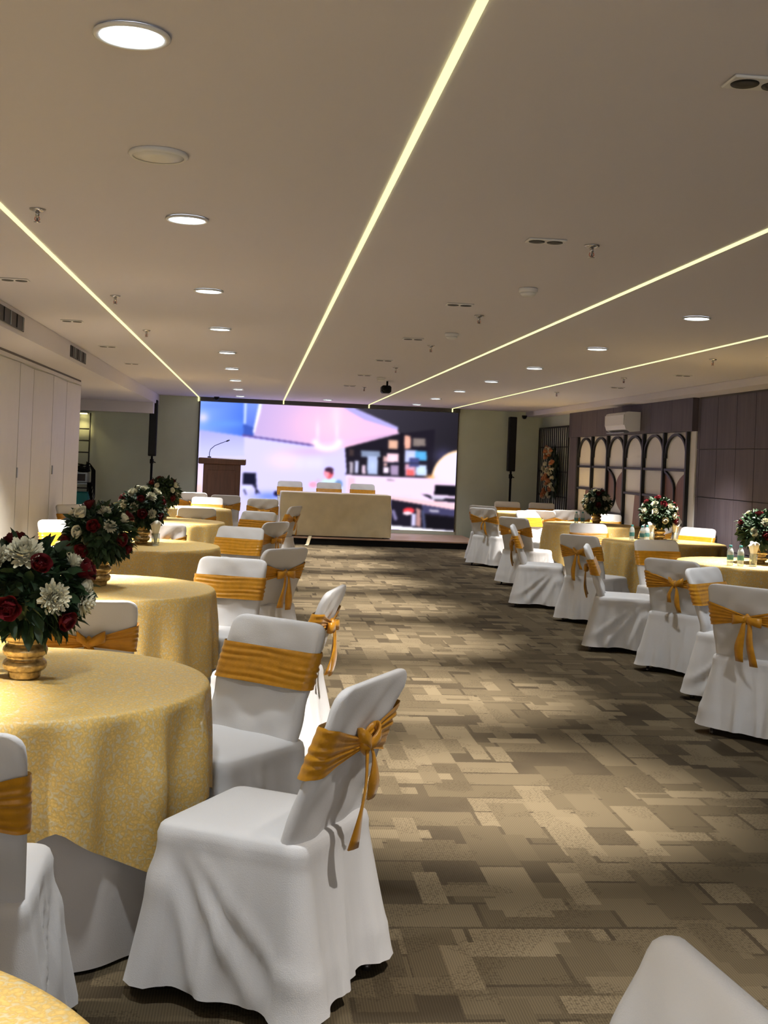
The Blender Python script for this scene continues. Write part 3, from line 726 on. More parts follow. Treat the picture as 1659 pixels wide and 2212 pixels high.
    for sx, y0, y1 in ((-1, .17, .20), (1, .17, .20), (-1, -.17, -.262), (1, -.17, -.262)):
        b = MB(); b.tube([(sx * .185, y0, .45), (sx * .195, y1, .012)], .011, 10); b.tube([(sx * .195, y1, .0), (sx * .195, y1, .02)], .014, 10); b.build('leg', MT['chrome'], root)
    return root
protos = [chair(s, s % 3) for s in (3, 4, 5)]
usedp = [False] * 3
def place(x, y, phi, label, kind=0, zs=1., z=0., group='white covered banquet chairs with gold sashes'):
    global usedp
    o = protos[kind] if not usedp[kind] else copy_tree(protos[kind]); usedp[kind] = True
    o.location = (x, y, z); o.rotation_euler = (0, 0, math.radians(phi - 90)); o.scale = (1.03, 1.03, zs)
    tag(o, label, 'chair', group); return o
CH = [
 # left side
 (.06, 3.59, 151, 0, 1.03, 'white covered chair in front at centre left, back turned, gold sash tied in a knot'),
 (-.105, 4.54, 230, 2, 1., 'white covered chair facing the camera, right of the nearest left table, wide gold band across'),
 (-.24, 7.40, 250, 1, .98, 'white covered chair facing the camera right of the second left table, broad gold band'),
 (-.01, 8.92, 136, 1, .98, 'white covered chair beside the aisle with two hanging sash tails, behind the second left table'),
 (.09, 6.16, 165, 1, .99, 'white covered chair seen edge on in the aisle, its bow sticking out to the right'),
 (-.775, 5.62, 100, 2, .99, 'white covered chair seen from behind, between the two nearest left tables'),
 (-.735, 3.12, 92, 0, 1., 'white covered chair at left picture edge in front of the nearest left table'),
 (-1.70, 8.80, 66, 0, .98, 'white covered chair at the left picture edge, rounded grey back above the front flowers'),
 (-1.55, 10.98, -52, 1, .97, 'brightly lit white chair with yellow sash beside left partition wall'),
 (-1.86, 14.05, -40, 2, .97, 'bright white chair top below the equipment trolley, at the end of the partition'),
 (-1.17, 7.86, -62, 0, .98, 'white covered chair facing the camera behind the big front flowers'),
 (-.90, 11.40, 100, 2, .98, 'white covered chair seen from behind, right of the third left flower arrangement'),
 (-.26, 10.68, 245, 0, .98, 'white covered chair facing the camera with gold band, right of third left table'),
 (-.12, 13.95, 240, 0, .97, 'small looking white chair facing the camera with gold band, right of fourth left table'),
 (-.06, 12.35, 146, 1, .97, 'white covered chair turned away with tied sash, in front of the stage table left end'),
 (-.74, 14.95, 98, 0, .97, 'white covered chair back just before the farthest left tablecloth'),
 (-.72, 17.75, -92, 2, .97, 'white covered chair facing the camera just below the lectern'),
 (-.50, 19.35, 96, 1, .98, 'white covered chair seen from behind, right below the lectern front'),
 (.10, 18.45, 92, 1, .98, 'white covered chair seen from behind, between lectern and stage table'),
 (-1.02, 20.0, 92, 0, .98, 'farthest white covered chair at left, back turned below the lectern edge'),
 (.22, 16.2, 158, 2, .97, 'white covered chair at the left corner of the stage table, sash tail hanging'),
 # right side
 (3.09, 6.95, 43, 1, 1., 'white covered chair at right picture edge, back turned with gold bow'),
 (3.37, 7.93, -50, 0, .98, 'white covered chair facing left of the bow chair at right edge, gold band inside'),
 (3.40, 9.08, 44, 2, .98, 'white covered chair from behind with small hanging knot, by the nearest right table'),
 (3.20, 10.10, -18, 1, .98, 'white covered chair seen from the side, seat to the right, middle of right row'),
 (3.45, 11.85, 41, 0, .98, 'white covered chair from behind, just behind the side facing middle chair'),
 (3.18, 13.05, -15, 1, .98, 'white covered chair seen from the side, second such one in right row from camera'),
 (3.52, 15.25, 42, 1, .98, 'white covered chair from behind with two sash loops, far along the right aisle'),
 (4.2, 17.3, -60, 2, .97, 'white covered chair facing the camera with gold band, left of third right table'),
 (3.74, 18.95, 58, 0, .98, 'farthest white covered chair on the right aisle, next to the stage end'),
 (3.62, 18.0, 46, 2, .98, 'white covered chair from behind, second from the stage on right aisle'),
 (4.30, 18.0, 80, 0, .98, 'grey looking covered chair back before the grille, left one of the far pair'),
 (4.74, 18.5, 95, 1, .98, 'grey looking covered chair back before the grille, right one of the far pair'),
 (4.45, 20.85, -95, 0, .98, 'bright white chair top below the right speaker pole'),
 (5.05, 20.85, -100, 2, .98, 'bright white chair top in front of the iron grille'),
 (5.14, 18.8, 88, 2, .98, 'grey chair back right of rearmost right flowers, under the arches'),
 (5.0, 17.15, -125, 0, .97, 'white chair top just left of the mostly white flower arrangement'),
 (3.98, 13.72, -88, 1, .98, 'white covered chair facing the camera behind the second right table'),
 (3.90, 10.92, -82, 2, .98, 'white covered chair facing the camera behind the nearest right table, left of napkin'),
 (5.05, 13.75, -138, 0, .98, 'brightly lit white chair with yellow sash before the dark right wall'),
 (5.02, 15.2, 105, 1, .98, 'dark shaded chair back just behind the brightly lit chair on the right'),
 (.262, 1.34, 187, 0, 1.03, 'white covered chair in the bottom right corner, only its rounded top showing'),
]
for x, y, phi, k, zs, lab in CH: o = place(x, y, phi, lab, k, zs)
for ch in o.children:
    if ch.name.startswith('sash'): ch.location = (0, .013, -.040)

# ------------------------------------------------------------------ stage, head table, lectern, speakers
SH = .13
root = empty('stage', (1.4, 22, 0)); tag(root, 'low stage platform with wooden deck and black front below the screen', 'stage')
b = MB(); b.box(-1.45, 4.02, 21.1, YF - .01, SH - .025, SH, bev=.004); relp(b.build('deck', MT['deck'], None, False))
b = MB(); b.box(-1.42, 3.99, 21.13, YF - .02, .0, SH - .026); relp(b.build('front_skirt', MT['black'], None, False))
root = empty('head_table', (1.42, 21.6, SH)); tag(root, 'long head table on the stage under a cream cloth', 'table')
b = MB(); b.box(.47, 2.37, 21.30, 21.92, SH + .74, SH + .765, bev=.004); relp(b.build('tabletop', MT['deck'], None, False))
for x in (.55, 2.29):
    for y in (21.38, 21.84):
        b = MB(); b.tube([(x, y, SH), (x, y, SH + .74)], .018, 8); relp(b.build('leg', MT['chrome'], None))
b = MB(); N = 260; per = rrect(.975, .335, .03, N); rings = []
for s_ in (.01, .5, .97): rings.append([(1.42 + p[0] * s_, 21.61 + p[1] * (s_ if s_ < .9 else .985), SH + .772) for p, nn in per])
rr_ = random.Random(9); phs = [rr_.uniform(0, 6.28) for _ in range(6)]
for j in range(16):
    t = j / 15; ring = []
    for i, (p, nn) in enumerate(per):
        f = .010 * math.sin(p[0] * 5 + t * 5 + phs[0]) * math.sin(t * 4 + phs[1]) + .006 * math.sin(p[0] * 11 - t * 9 + phs[2]) + .004 * math.sin(p[0] * 23 + t * 14 + phs[3])
        dd = .004 + .02 * t + (f + .006) * min(1, t * 4)
        ring.append((1.42 + p[0] + nn[0] * dd, 21.61 + p[1] + nn[1] * dd, SH + .768 - (.75) * t))
    rings.append(ring)
b.loft(rings, True); o = b.build('tablecloth', MT['cream']); tag(o, 'plain cream satin cloth reaching down the front of the stage head table', 'tablecloth')
for k, (x, lab) in enumerate(((.63, 'cream looking chair behind the head table, left of three'), (1.36, 'cream looking chair behind the head table, middle of three'), (1.99, 'cream looking chair behind the head table, right of three'))):
    place(x, 22.22, -90, lab, (0, 1, 2)[k], 1.04, SH, 'chairs behind the head table')
# loose white strip over the stage edge
b = MB(); ribbon(b, [(.98, 21.22, SH + .012), (.975, 21.08, SH + .01), (.95, 21.04, .07), (.93, 20.95, .012), (.90, 20.75, .008)], [(.03, 0, 0)] * 5, .004)
o = b.build('cable_cover', MT['cream']); tag(o, 'short pale cable cover strip running down the black stage front', 'cable cover')
# lectern
LX, LY = -.62, 21.95
root = empty('lectern', (LX, LY, SH)); tag(root, 'dark brown wooden lectern on the left of stage', 'lectern')
b = MB(); b.box(LX - .33, LX + .33, LY - .22, LY + .22, SH + .08, SH + 1.20, bev=.006); relp(b.build('body', MT['lectern'], None, False))
b = MB(); b.box(LX - .42, LX + .42, LY - .29, LY + .29, SH + 1.20, SH + 1.31, bev=.012); relp(b.build('top', MT['lectern'], None, False))
b = MB(); b.box(LX - .37, LX + .37, LY - .26, LY + .26, SH, SH + .08, bev=.006); relp(b.build('base', MT['lectern'], None, False))
b = MB(); b.box(LX - .25, LX + .25, LY - .232, LY - .222, SH + .2, SH + 1.1, bev=.004); relp(b.build('front_panel', MT['lectern'], None, False))
root = empty('microphone', (LX - .24, LY, SH + 1.31)); tag(root, 'thin black gooseneck microphone standing on the lectern', 'microphone')
mz = SH + 1.313
b = MB(); b.lathe([(.03, 0), (.035, .004), (.03, .02), (.01, .024)], 16, (LX - .24, LY, mz)); relp(b.build('base', MT['black'], None))
b = MB(); b.tube([(LX - .24, LY, mz + .02), (LX - .24, LY, mz + .09), (LX - .225, LY, mz + .15), (LX - .15, LY, mz + .22), (LX - .04, LY, mz + .27), (LX + .06, LY, mz + .31)], .006, 8); relp(b.build('gooseneck', MT['black'], None))
b = MB(); b.tube([(LX + .05, LY, mz + .305), (LX + .075, LY, mz + .317), (LX + .11, LY, mz + .334)], [.009, .014, .011], 10); relp(b.build('head', MT['black'], None))
# column speakers
def speaker(x, y, zb, zt_, lab):
    global root
    root = empty('column_speaker', (x, y, 0)); tag(root, lab, 'speaker', 'column speakers beside the screen')
    b = MB(); b.box(x - .07, x + .07, y - .07, y + .09, zb, zt_, bev=.012); relp(b.build('cabinet', MT['black'], None, False))
    b = MB(); b.box(x - .056, x + .056, y - .078, y - .0705, zb + .03, zt_ - .03, bev=.003); relp(b.build('grille', MT['hole'], None, False))
    b = MB(); b.tube([(x, y, .03), (x, y, zb - .12)], .022, 12); relp(b.build('pole', MT['black'], None))
    b = MB(); b.lathe([(.022, zb - .14), (.035, zb - .13), (.035, zb - .06), (.02, zb - .05), (.02, zb - .001)], 14, (x, y, 0)); b.tube([(x + .03, y, zb - .1), (x + .07, y - .01, zb - .12)], .01, 8); relp(b.build('clamp', MT['black'], None))
    b = MB(); b.box(x - .22, x + .22, y - .22, y + .22, 0, .03, bev=.008); relp(b.build('base', MT['black'], None, False))
speaker(-1.92, 22.4, 1.425, 2.455, 'tall slim black column speaker on a pole left of the screen')
speaker(4.82, 22.6, 1.415, 2.455, 'tall slim black column speaker on a pole right of the screen')
# niche: ladder rack, lamp, trolley with equipment
root = empty('wall_ladder', (-3.3, 23, .0)); tag(root, 'thin black ladder frame in the left rear niche', 'ladder')
for x in (-3.14, -3.62):
    b = MB(); b.tube([(x, 23.03, 0), (x, 23.03, 2.18)], .014, 8); relp(b.build('rail', MT['blackiron'], None))
for z in (.45, .77, 1.1, 1.44, 1.66, 1.88):
    b = MB(); b.tube([(-3.61, 23.03, z), (-3.15, 23.03, z)], .012, 8); relp(b.build('rung', MT['blackiron'], None))
root = empty('wall_lamp', (-3.27, 23.0, 2.1)); tag(root, 'small glowing yellow lamp at the top of left rear niche', 'lamp')
b = MB(); b.box(-3.36, -3.18, 22.96, 23.095, 2.17, 2.195, bev=.005); relp(b.build('housing', MT['greymetal'], None, False))
b = MB(); b.box(-3.34, -3.2, 22.95, 23.05, 2.155, 2.168); relp(b.build('bulb', MT['warm'], None, False))
root = empty('equipment_trolley', (-3.15, 22.5, 0)); tag(root, 'grey metal equipment trolley in left rear niche', 'trolley')
for x in (-3.42, -2.98):
    for y in (22.3, 22.7):
        b = MB(); b.tube([(x, y, 0), (x, y, .92)], .013, 8); relp(b.build('post', MT['greymetal'], None))
for z in (.40, .86):
    b = MB(); b.box(-3.44, -2.96, 22.28, 22.72, z, z + .03, bev=.004); relp(b.build('shelf', MT['greymetal'], None, False))
b = MB(); b.box(-3.40, -3.02, 22.32, 22.66, .432, .72, bev=.02); o = b.build('crate', MT['teal'], None, False); tag(o, 'teal plastic crate on the lower trolley shelf', 'crate')
root = empty('sound_mixer', (-3.2, 22.5, .9)); tag(root, 'grey and black sound equipment on top trolley shelf', 'sound mixer')
b = MB(); b.box(-3.42, -3.06, 22.33, 22.67, .893, 1.08, bev=.01); relp(b.build('case', MT['greymetal'], None, False))
b = MB(); b.box(-3.39, -3.09, 22.322, 22.329, .92, 1.05, bev=.002); relp(b.build('front_panel', MT['ventdark'], None, False))
b = MB(); r = random.Random(2)
for k in range(7):
    pts = []; a0 = r.uniform(0, 6)
    for q in range(30):
        a = a0 + q * .42; rr = .10 + .03 * math.sin(q * .9 + k); pts.append((-3.2 + 1.3 * rr * math.cos(a), 22.5 + rr * math.sin(a), 1.095 + .02 * k + .012 * math.sin(q * 1.3 + k)))
    b.tube(pts, .009, 6)
for k in range(6):
    x = -2.99 + .014 * k; b.tube([(-3.1, 22.45, 1.17 + .02 * k), (-3.03, 22.42, 1.24), (x, 22.38 - .01 * k, 1.12), (x + .02, 22.25, .9 - .05 * k), (x - .02, 22.25, .70 - .04 * k), (x - .05, 22.25, .9)], .008, 6)
o = b.build('cable_coil', MT['black']); tag(o, 'tangled black cables heaped and hanging on the equipment trolley', 'cable')

# ------------------------------------------------------------------ LED wall picture
YS = YF - .004
def seg_d(x, y, a, c):
    ax, ay = a; bx, by = c; dx, dy = bx - ax, by - ay; t = np.clip(((x - ax) * dx + (y - ay) * dy) / (dx * dx + dy * dy), 0, 1)
    return np.hypot(x - ax - t * dx, y - ay - t * dy)
def inpoly(x, y, P):
    ins = np.zeros(x.shape, bool); n = len(P)
    for i in range(n):
        (x0, y0), (x1, y1) = P[i], P[(i + 1) % n]
        c = ((y0 > y) != (y1 > y)) & (x < (x1 - x0) * (y - y0) / (y1 - y0 + 1e-9) + x0); ins ^= c
    return ins
def display_image(gx, gz):
    X, Z = np.meshgrid(gx, gz); d = X * ST + YS * CT; u = (X * CT - YS * ST) / d * FPX; v = (EYE - Z) / d * FPX
    x = (PX + u * CR - v * SR - 400) * 2.592; y = (PY + u * SR + v * CR - 800) * 2.592
    I = np.zeros(X.shape + (3,)); c = lambda *k: np.array(k, float)
    I[:] = c(203, 196, 248)
    def fill(P, col): I[inpoly(x, y, P)] = col
    def grad(P, col0, col1, p0, p1):
        m = inpoly(x, y, P); t = np.clip(((x - p0[0]) * (p1[0] - p0[0]) + (y - p0[1]) * (p1[1] - p0[1])) / ((p1[0] - p0[0]) ** 2 + (p1[1] - p0[1]) ** 2), 0, 1)[..., None]
        I[m] = (np.array(col0) * (1 - t) + np.array(col1) * t)[m]
    def line(a, b_, w, col): I[seg_d(x, y, a, b_) < w / 2] = col
    def ell(cx_, cy_, rx, ry, col): I[((x - cx_) / rx) ** 2 + ((y - cy_) / ry) ** 2 < 1] = col
    def glow(cx_, cy_, rx, ry, col, k=1.):
        g = k * np.exp(-(((x - cx_) / rx) ** 2 + ((y - cy_) / ry) ** 2))[..., None]; I[:] = I * (1 - g) + np.array(col) * g
    grad([(80, 330), (330, 360), (330, 480), (80, 480)], (165, 165, 245), (190, 190, 252), (200, 350), (200, 460))
    grad([(60, 150), (340, 160), (335, 370), (60, 330)], (125, 160, 255), (72, 112, 214), (90, 250), (330, 300))
    glow(100, 265, 28, 28, (215, 205, 255), .9); glow(230, 300, 120, 20, (100, 150, 250), .6); glow(150, 195, 120, 22, (95, 130, 235), .6)
    # clouds/lamps on the wall
    glow(560, 500, 90, 50, (240, 208, 246), .9)
    for q in (640, 700, 745): glow(q, 520, 34, 34, (214, 208, 255), .9)
    glow(700, 455, 130, 24, (208, 172, 226), .7)
    # blue bulkhead + strips
    grad([(326, 150), (450, 150), (382, 366), (326, 366)], (112, 140, 232), (80, 108, 205), (350, 200), (350, 360))
    fill([(326, 300), (384, 320), (384, 368), (326, 364)], (58, 84, 176)); line((341, 160), (333, 295), 11, (205, 220, 255)); line((428, 160), (388, 345), 17, (240, 236, 255))
    # pink ceiling slab
    P = [(440, 165), (860, 185), (1000, 235), (1192, 326), (1192, 356), (900, 432), (720, 416), (385, 362)]
    grad(P, (190, 166, 214), (226, 182, 218), (440, 250), (850, 330))
    m = inpoly(x, y, P); J = I.copy(); glow(830, 300, 190, 95, (255, 190, 214), .95); glow(845, 250, 30, 70, (255, 205, 220), .8); I[~m] = J[~m]
    grad([(700, 412), (1192, 352), (900, 434)], (244, 190, 222), (196, 160, 206), (850, 400), (1180, 360))
    fill([(830, 178), (915, 196), (1192, 318), (1192, 334), (1000, 276)], (170, 162, 224)); line((326, 364), (724, 421), 11, (92, 74, 142))
    # chandelier
    for q in range(11):
        a = PI * q / 10; glow(795 + 66 * math.cos(a), 400 + 38 * math.sin(a), 17, 15, (255, 226, 240), .95)
    for q in (742, 850): glow(q, 340, 10, 55, (255, 215, 232), .8)
    # dark right
    grad([(905, 160), (1540, 200), (1540, 640), (1380, 620), (1192, 345), (1192, 318), (915, 196)], (58, 54, 66), (34, 31, 38), (1000, 220), (1450, 500))
    fill([(895, 433), (1192, 356), (1400, 330), (1382, 604), (905, 582)], (30, 26, 36))
    for (a0, b0, a1, b1, col) in ((918, 440, 945, 480, (60, 48, 50)), (920, 510, 940, 578, (160, 150, 165)), (950, 505, 970, 576, (178, 178, 210)), (985, 450, 1095, 485, (120, 132, 160)), (1020, 480, 1078, 588, (165, 178, 214)), (990, 530, 1010, 580, (200, 176, 196)),
            (1110, 480, 1130, 535, (190, 150, 150)), (1138, 390, 1190, 440, (206, 160, 138)), (1130, 465, 1195, 520, (236, 196, 210)), (1110, 540, 1140, 575, (226, 206, 226)), (1150, 530, 1195, 590, (150, 130, 162)), (1228, 365, 1262, 440, (218, 160, 142)), (1275, 380, 1345, 425, (120, 108, 104)),
            (1230, 445, 1300, 515, (178, 184, 222)), (1290, 450, 1352, 505, (80, 158, 210)), (1232, 525, 1290, 590, (196, 150, 176)), (1293, 530, 1352, 590, (186, 204, 236)), (1240, 555, 1280, 590, (222, 96, 96)), (1255, 490, 1310, 540, (66, 70, 120))):
        P_ = [(a0, b0), (a1, b0 + 3), (a1, b1), (a0, b1)]; fill(P_, col); glow((a0 + a1) / 2, (b0 + b1) / 2, (a1 - a0) * .35, (b1 - b0) * .3, np.minimum(255, np.array(col) * 1.15), .7)
    line((900, 580), (1380, 602), 9, (42, 38, 52)); line((1100, 515), (1356, 522), 7, (44, 42, 62)); line((1098, 445), (1360, 440), 7, (26, 22, 30)); line((1212, 360), (1210, 595), 22, (26, 22, 30)); line((1098, 440), (1104, 590), 14, (26, 22, 30))
    # lit arc
    arc = [(1384, 618)] + [(1384 + 160 * (1 - math.cos(PI / 2 * q / 10)), 618 - 165 * math.sin(PI / 2 * q / 10)) for q in range(1, 11)] + [(1545, 650)]
    glow(1445, 480, 50, 40, (78, 76, 120), .6); fill(arc, (222, 214, 250))
    for q in range(len(arc) - 2): line(arc[q], arc[q + 1], 12, (255, 214, 170))
    glow(1375, 600, 26, 14, (255, 180, 110), .9)
    # splashback, desk
    fill([(903, 584), (1380, 606), (1540, 640), (1540, 752), (1150, 702), (903, 690)], (234, 208, 240)); glow(1250, 650, 180, 30, (246, 206, 226), .7); fill([(910, 600), (950, 602), (950, 690), (910, 690)], (226, 186, 206)); line((1130, 612), (1168, 616), 8, (150, 130, 150))
    fill([(1398, 640), (1540, 648), (1540, 706), (1394, 696)], (18, 16, 24)); fill([(1200, 690), (1300, 700), (1260, 712), (1200, 704)], (214, 206, 232)); fill([(1320, 692), (1350, 694), (1420, 715), (1540, 720), (1540, 742), (1400, 732)], (34, 30, 42)); fill([(1375, 704), (1470, 708), (1440, 726), (1385, 724)], (196, 188, 210))
    fill([(1150, 700), (1540, 752), (1540, 786), (1150, 722)], (240, 196, 206))
    fill([(1150, 722), (1540, 786), (1540, 902), (1150, 872)], (30, 26, 38)); fill([(1325, 752), (1540, 786), (1540, 822), (1330, 800)], (64, 62, 96)); line((1372, 785), (1416, 790), 13, (176, 170, 190)); fill([(1345, 812), (1540, 832), (1540, 892), (1345, 882)], (20, 18, 24)); line((1330, 790), (1340, 880), 16, (70, 74, 104))
    ell(1252, 785, 32, 16, (226, 60, 70)); ell(1245, 800, 26, 10, (240, 214, 226)); fill([(1268, 800), (1292, 804), (1290, 872), (1266, 870)], (196, 190, 226)); fill([(1294, 770), (1318, 780), (1318, 876), (1292, 872)], (176, 132, 130)); line((1165, 790), (1178, 830), 20, (120, 112, 150))
    fill([(60, 872), (1150, 868), (1540, 904), (1540, 926), (1150, 888), (60, 890)], (250, 246, 255)); fill([(60, 890), (1150, 888), (1540, 926), (1540, 960), (60, 940)], (128, 118, 176))
    # floor, small chair, man at the desk
    fill([(60, 640), (95, 640), (95, 720), (60, 720)], (240, 190, 190)); glow(84, 600, 14, 70, (255, 214, 206), .9)
    glow(470, 705, 90, 26, (112, 136, 250), .95)
    fill([(322, 574), (398, 574), (392, 640), (322, 640)], (24, 24, 44)); line((392, 576), (398, 690), 8, (28, 28, 50)); fill([(316, 650), (368, 648), (374, 664), (318, 668)], (206, 210, 250)); line((380, 640), (415, 688), 8, (34, 34, 60)); line((330, 668), (340, 694), 8, (40, 40, 70)); ell(515, 690, 20, 16, (28, 26, 60))
    fill([(735, 668), (752, 632), (785, 606), (830, 604), (868, 628), (882, 668)], (196, 224, 246)); ell(860, 636, 22, 22, (112, 142, 186)); ell(804, 578, 26, 30, (214, 92, 104)); ell(792, 584, 12, 20, (240, 150, 170)); ell(806, 556, 25, 13, (58, 36, 60)); ell(820, 566, 9, 16, (70, 40, 60)); ell(716, 640, 24, 16, (244, 160, 190)); ell(745, 620, 14, 10, (206, 180, 220))
    K = np.array([1, 2, 3, 2, 1], float); K /= K.sum()
    for ax in (0, 1, 0, 1):
        A = np.concatenate([np.take(I, [0, 0], ax), I, np.take(I, [-1, -1], ax)], ax); n_ = I.shape[ax]
        I = sum(K[q] * np.take(A, range(q, q + n_), ax) for q in range(5))
    I = I / 255; return np.where(I <= .04045, I / 12.92, ((I + .055) / 1.055) ** 2.4)
NXs, NZs = 440, 206
gx = np.linspace(SX0, SX1, NXs); gz = np.linspace(SZ0, SZ1, NZs)
img = display_image(gx, gz)
root = empty('display_screen', ((SX0 + SX1) / 2, YF, SZ0)); tag(root, 'huge bright video wall showing an office with pink ceiling and dark cabinets', 'screen')
V = [(x, YS, z) for z in gz for x in gx]; F = [[j * NXs + i, j * NXs + i + 1, (j + 1) * NXs + i + 1, (j + 1) * NXs + i] for j in range(NZs - 1) for i in range(NXs - 1)]
me = bpy.data.meshes.new('display_panel'); me.from_pydata(V, [], F)
ca = me.color_attributes.new('picture', 'FLOAT_COLOR', 'POINT')
ca.data.foreach_set('color', np.concatenate([img.reshape(-1, 3), np.ones((NXs * NZs, 1))], 1).astype(np.float32).ravel())
m = bpy.data.materials.new('video_picture'); m.use_nodes = True; n, l = nm(m); n.remove(n['Principled BSDF'])
e = n.new('ShaderNodeEmission'); at_ = n.new('ShaderNodeVertexColor'); at_.layer_name = 'picture'; e.inputs['Strength'].default_value = .95
l.new(at_.outputs['Color'], e.inputs['Color']); l.new(e.outputs[0], n['Material Output'].inputs['Surface']); m.cycles.emission_sampling = 'NONE'; me.materials.append(m)
relp(link('display_panel', me))
b = MB(); b.box(SX0, SX1, YS + .002, YF + .1, SZ0, SZ1); relp(b.build('housing', MT['black'], None, False))
for x0_, x1_ in ((SX0 - .03, SX0 - .001), (SX1 + .001, SX1 + .02)):
    b = MB(); b.box(x0_, x1_, YF - .03, YF - .001, SZ0, SZ1); relp(b.build('bezel', MT['darkgrey'], None, False))

# ------------------------------------------------------------------ ceiling fittings and lights
def lamp_light(name, typ, loc, energy, color, **kw):
    d = bpy.data.lights.new(name, typ); d.energy = energy; d.color = color
    for k, v in kw.items(): setattr(d, k, v)
    o = bpy.data.objects.new(name, d); C.objects.link(o); o.location = loc; return o
Y0, DY = 3.04, 2.36
ordn = ['nearest', 'second', 'third', 'fourth', 'fifth', 'sixth', 'seventh', 'eighth', 'ninth']
def downlight_proto():
    root = empty('downlight'); b = MB()
    b.lathe([(.082, .0), (.094, -.004), (.096, -.010), (.090, -.014), (.080, -.012), (.080, -.002)], 40, cap=False); b.build('trim_ring', MT['metalwhite'], root)
    b = MB(); b.lathe([(.001, -.009), (.079, -.009), (.0798, -.006), (.0798, -.001), (.001, -.001)], 40); b.build('lens', MT['lens'], root); return root
pd = downlight_proto(); first = True
COOL = (.90, .96, 1.0)
def downlight(x, y, lab, e=11.):
    global first
    o = pd if first else copy_tree(pd); first = False
    o.location = (x, y, ZC - .0005); tag(o, lab, 'ceiling light', 'round white downlights')
    lamp_light('downlight_lamp', 'SPOT', (x, y, ZC - .03), e * 2.5, COOL, spot_size=math.radians(104), spot_blend=1., shadow_soft_size=.07)
for k in range(9): downlight(-.353, Y0 + DY * k, 'round glowing downlight in the long left row, %s from the camera' % ordn[k], LE if False else 30.)
for k in range(2, 9): downlight(2.87, Y0 + DY * k, 'round glowing downlight in the right row, %s one in view from the camera' % ordn[k - 2], 30.)
downlight(1.22, 21.75, 'glowing downlight just above the middle of the screen, between two strips', 14.)
for x, k in ((-.353, -1), (2.87, -1), (2.87, 0), (2.87, 1), (-.353, -2), (2.87, -2)):
    lamp_light('downlight_lamp', 'SPOT', (x, Y0 + DY * k, ZC - .03), 75., COOL, spot_size=math.radians(104), spot_blend=1., shadow_soft_size=.07)
def twin_proto():
    root = empty('twin_spotlight'); b = MB()
    b.box(-.088, .088, -.05, .05, -.008, 0, bev=.003); b.build('frame', MT['metalwhite'], root, False)
    for s_ in (-1, 1):
        b = MB(); b.lathe([(.001, -.0086), (.020, -.0088), (.036, -.0105), (.037, -.009), (.037, -.008)], 24, (s_ * .042, 0, 0)); b.build('reflector', MT['hole'], root)
    return root
pt = twin_proto(); firstt = True
WARM = (1.0, .96, .90)
def twin(x, y, lab, vis=True, e=55., ang=60):
    global firstt
    if vis:
        o = pt if firstt else copy_tree(pt); firstt = False
        o.location = (x, y, ZC - .0005); tag(o, lab, 'spotlight', 'recessed twin spotlights')
    if e <= 0: return
    q = lamp_light('spot_lamp', 'SPOT', (x, y, ZC - .02), e, WARM, spot_size=math.radians(ang), spot_blend=1., shadow_soft_size=.03)
    q.rotation_mode = 'QUATERNION'; q.rotation_quaternion = Vector((.42, 1.4, -2.3) if x > 4 and 12 < y < 13 else (.05, .95, -2.4) if x < 0 and 10 < y < 11 else (.6, .6, -2.2) if x < 0 and y < 1 else ((.1, .8, -2.5) if x < 0 and y < 4 else (-.16 if 0 < x < 2 else (.34 if x < 0 else 0), .22, -2.5))).to_track_quat('-Z', 'Y')
side = {1.27: 'above the aisle', -1.56: 'above the left tables', 4.49: 'above the right tables'}
for X, ks in ((1.27, range(-1, 8)), (-1.56, range(-1, 8)), (4.49, range(-1, 8))):
    vis_ks = {1.27: range(0, 7), -1.56: range(2, 6), 4.49: range(3, 6)}[X]; cnt = 0
    for k in ks:
        vis = k in vis_ks
        twin(X, Y0 + DY * k, 'white framed twin recessed spotlight in the row %s, %s from the camera' % (side[X], ordn[cnt]), vis, ((760. * {-1: 0, 0: .25}.get(k, 1.) if X > 0 else 1050. * {-1: .5, 0: .75}.get(k, 1.)) if X < 4 else 640.), 60 if X > 0 else (64 if k > 0 else 54))
        cnt += vis
# strips
for X, y0, lab in ((-1.15, -3.2, 'straight yellow strip light, leftmost, over the left tables'), (.455, -3.2, 'straight yellow strip light running from top middle of ceiling'), (2.09, -3.2, 'straight yellow strip light above the right side of the aisle'), (3.71, -3.2, 'straight yellow strip light, rightmost, over the right tables')):
    b = MB(); b.box(X - .012, X + .012, y0, YF - .12, ZC - .006, ZC - .0005)
    if X > -1.1: b.box(X - .012, X + .012, YF - .112, YF - .104, SZ1 + .01, ZC - .006)
    else: b.box(X - .012, X + .012, YF - .012, YF - .001, SZ1 - .0, ZC - .006)
    o = b.build('strip_light', MT['led'], None, False); tag(o, lab, 'strip light', 'yellow ceiling strip lights')
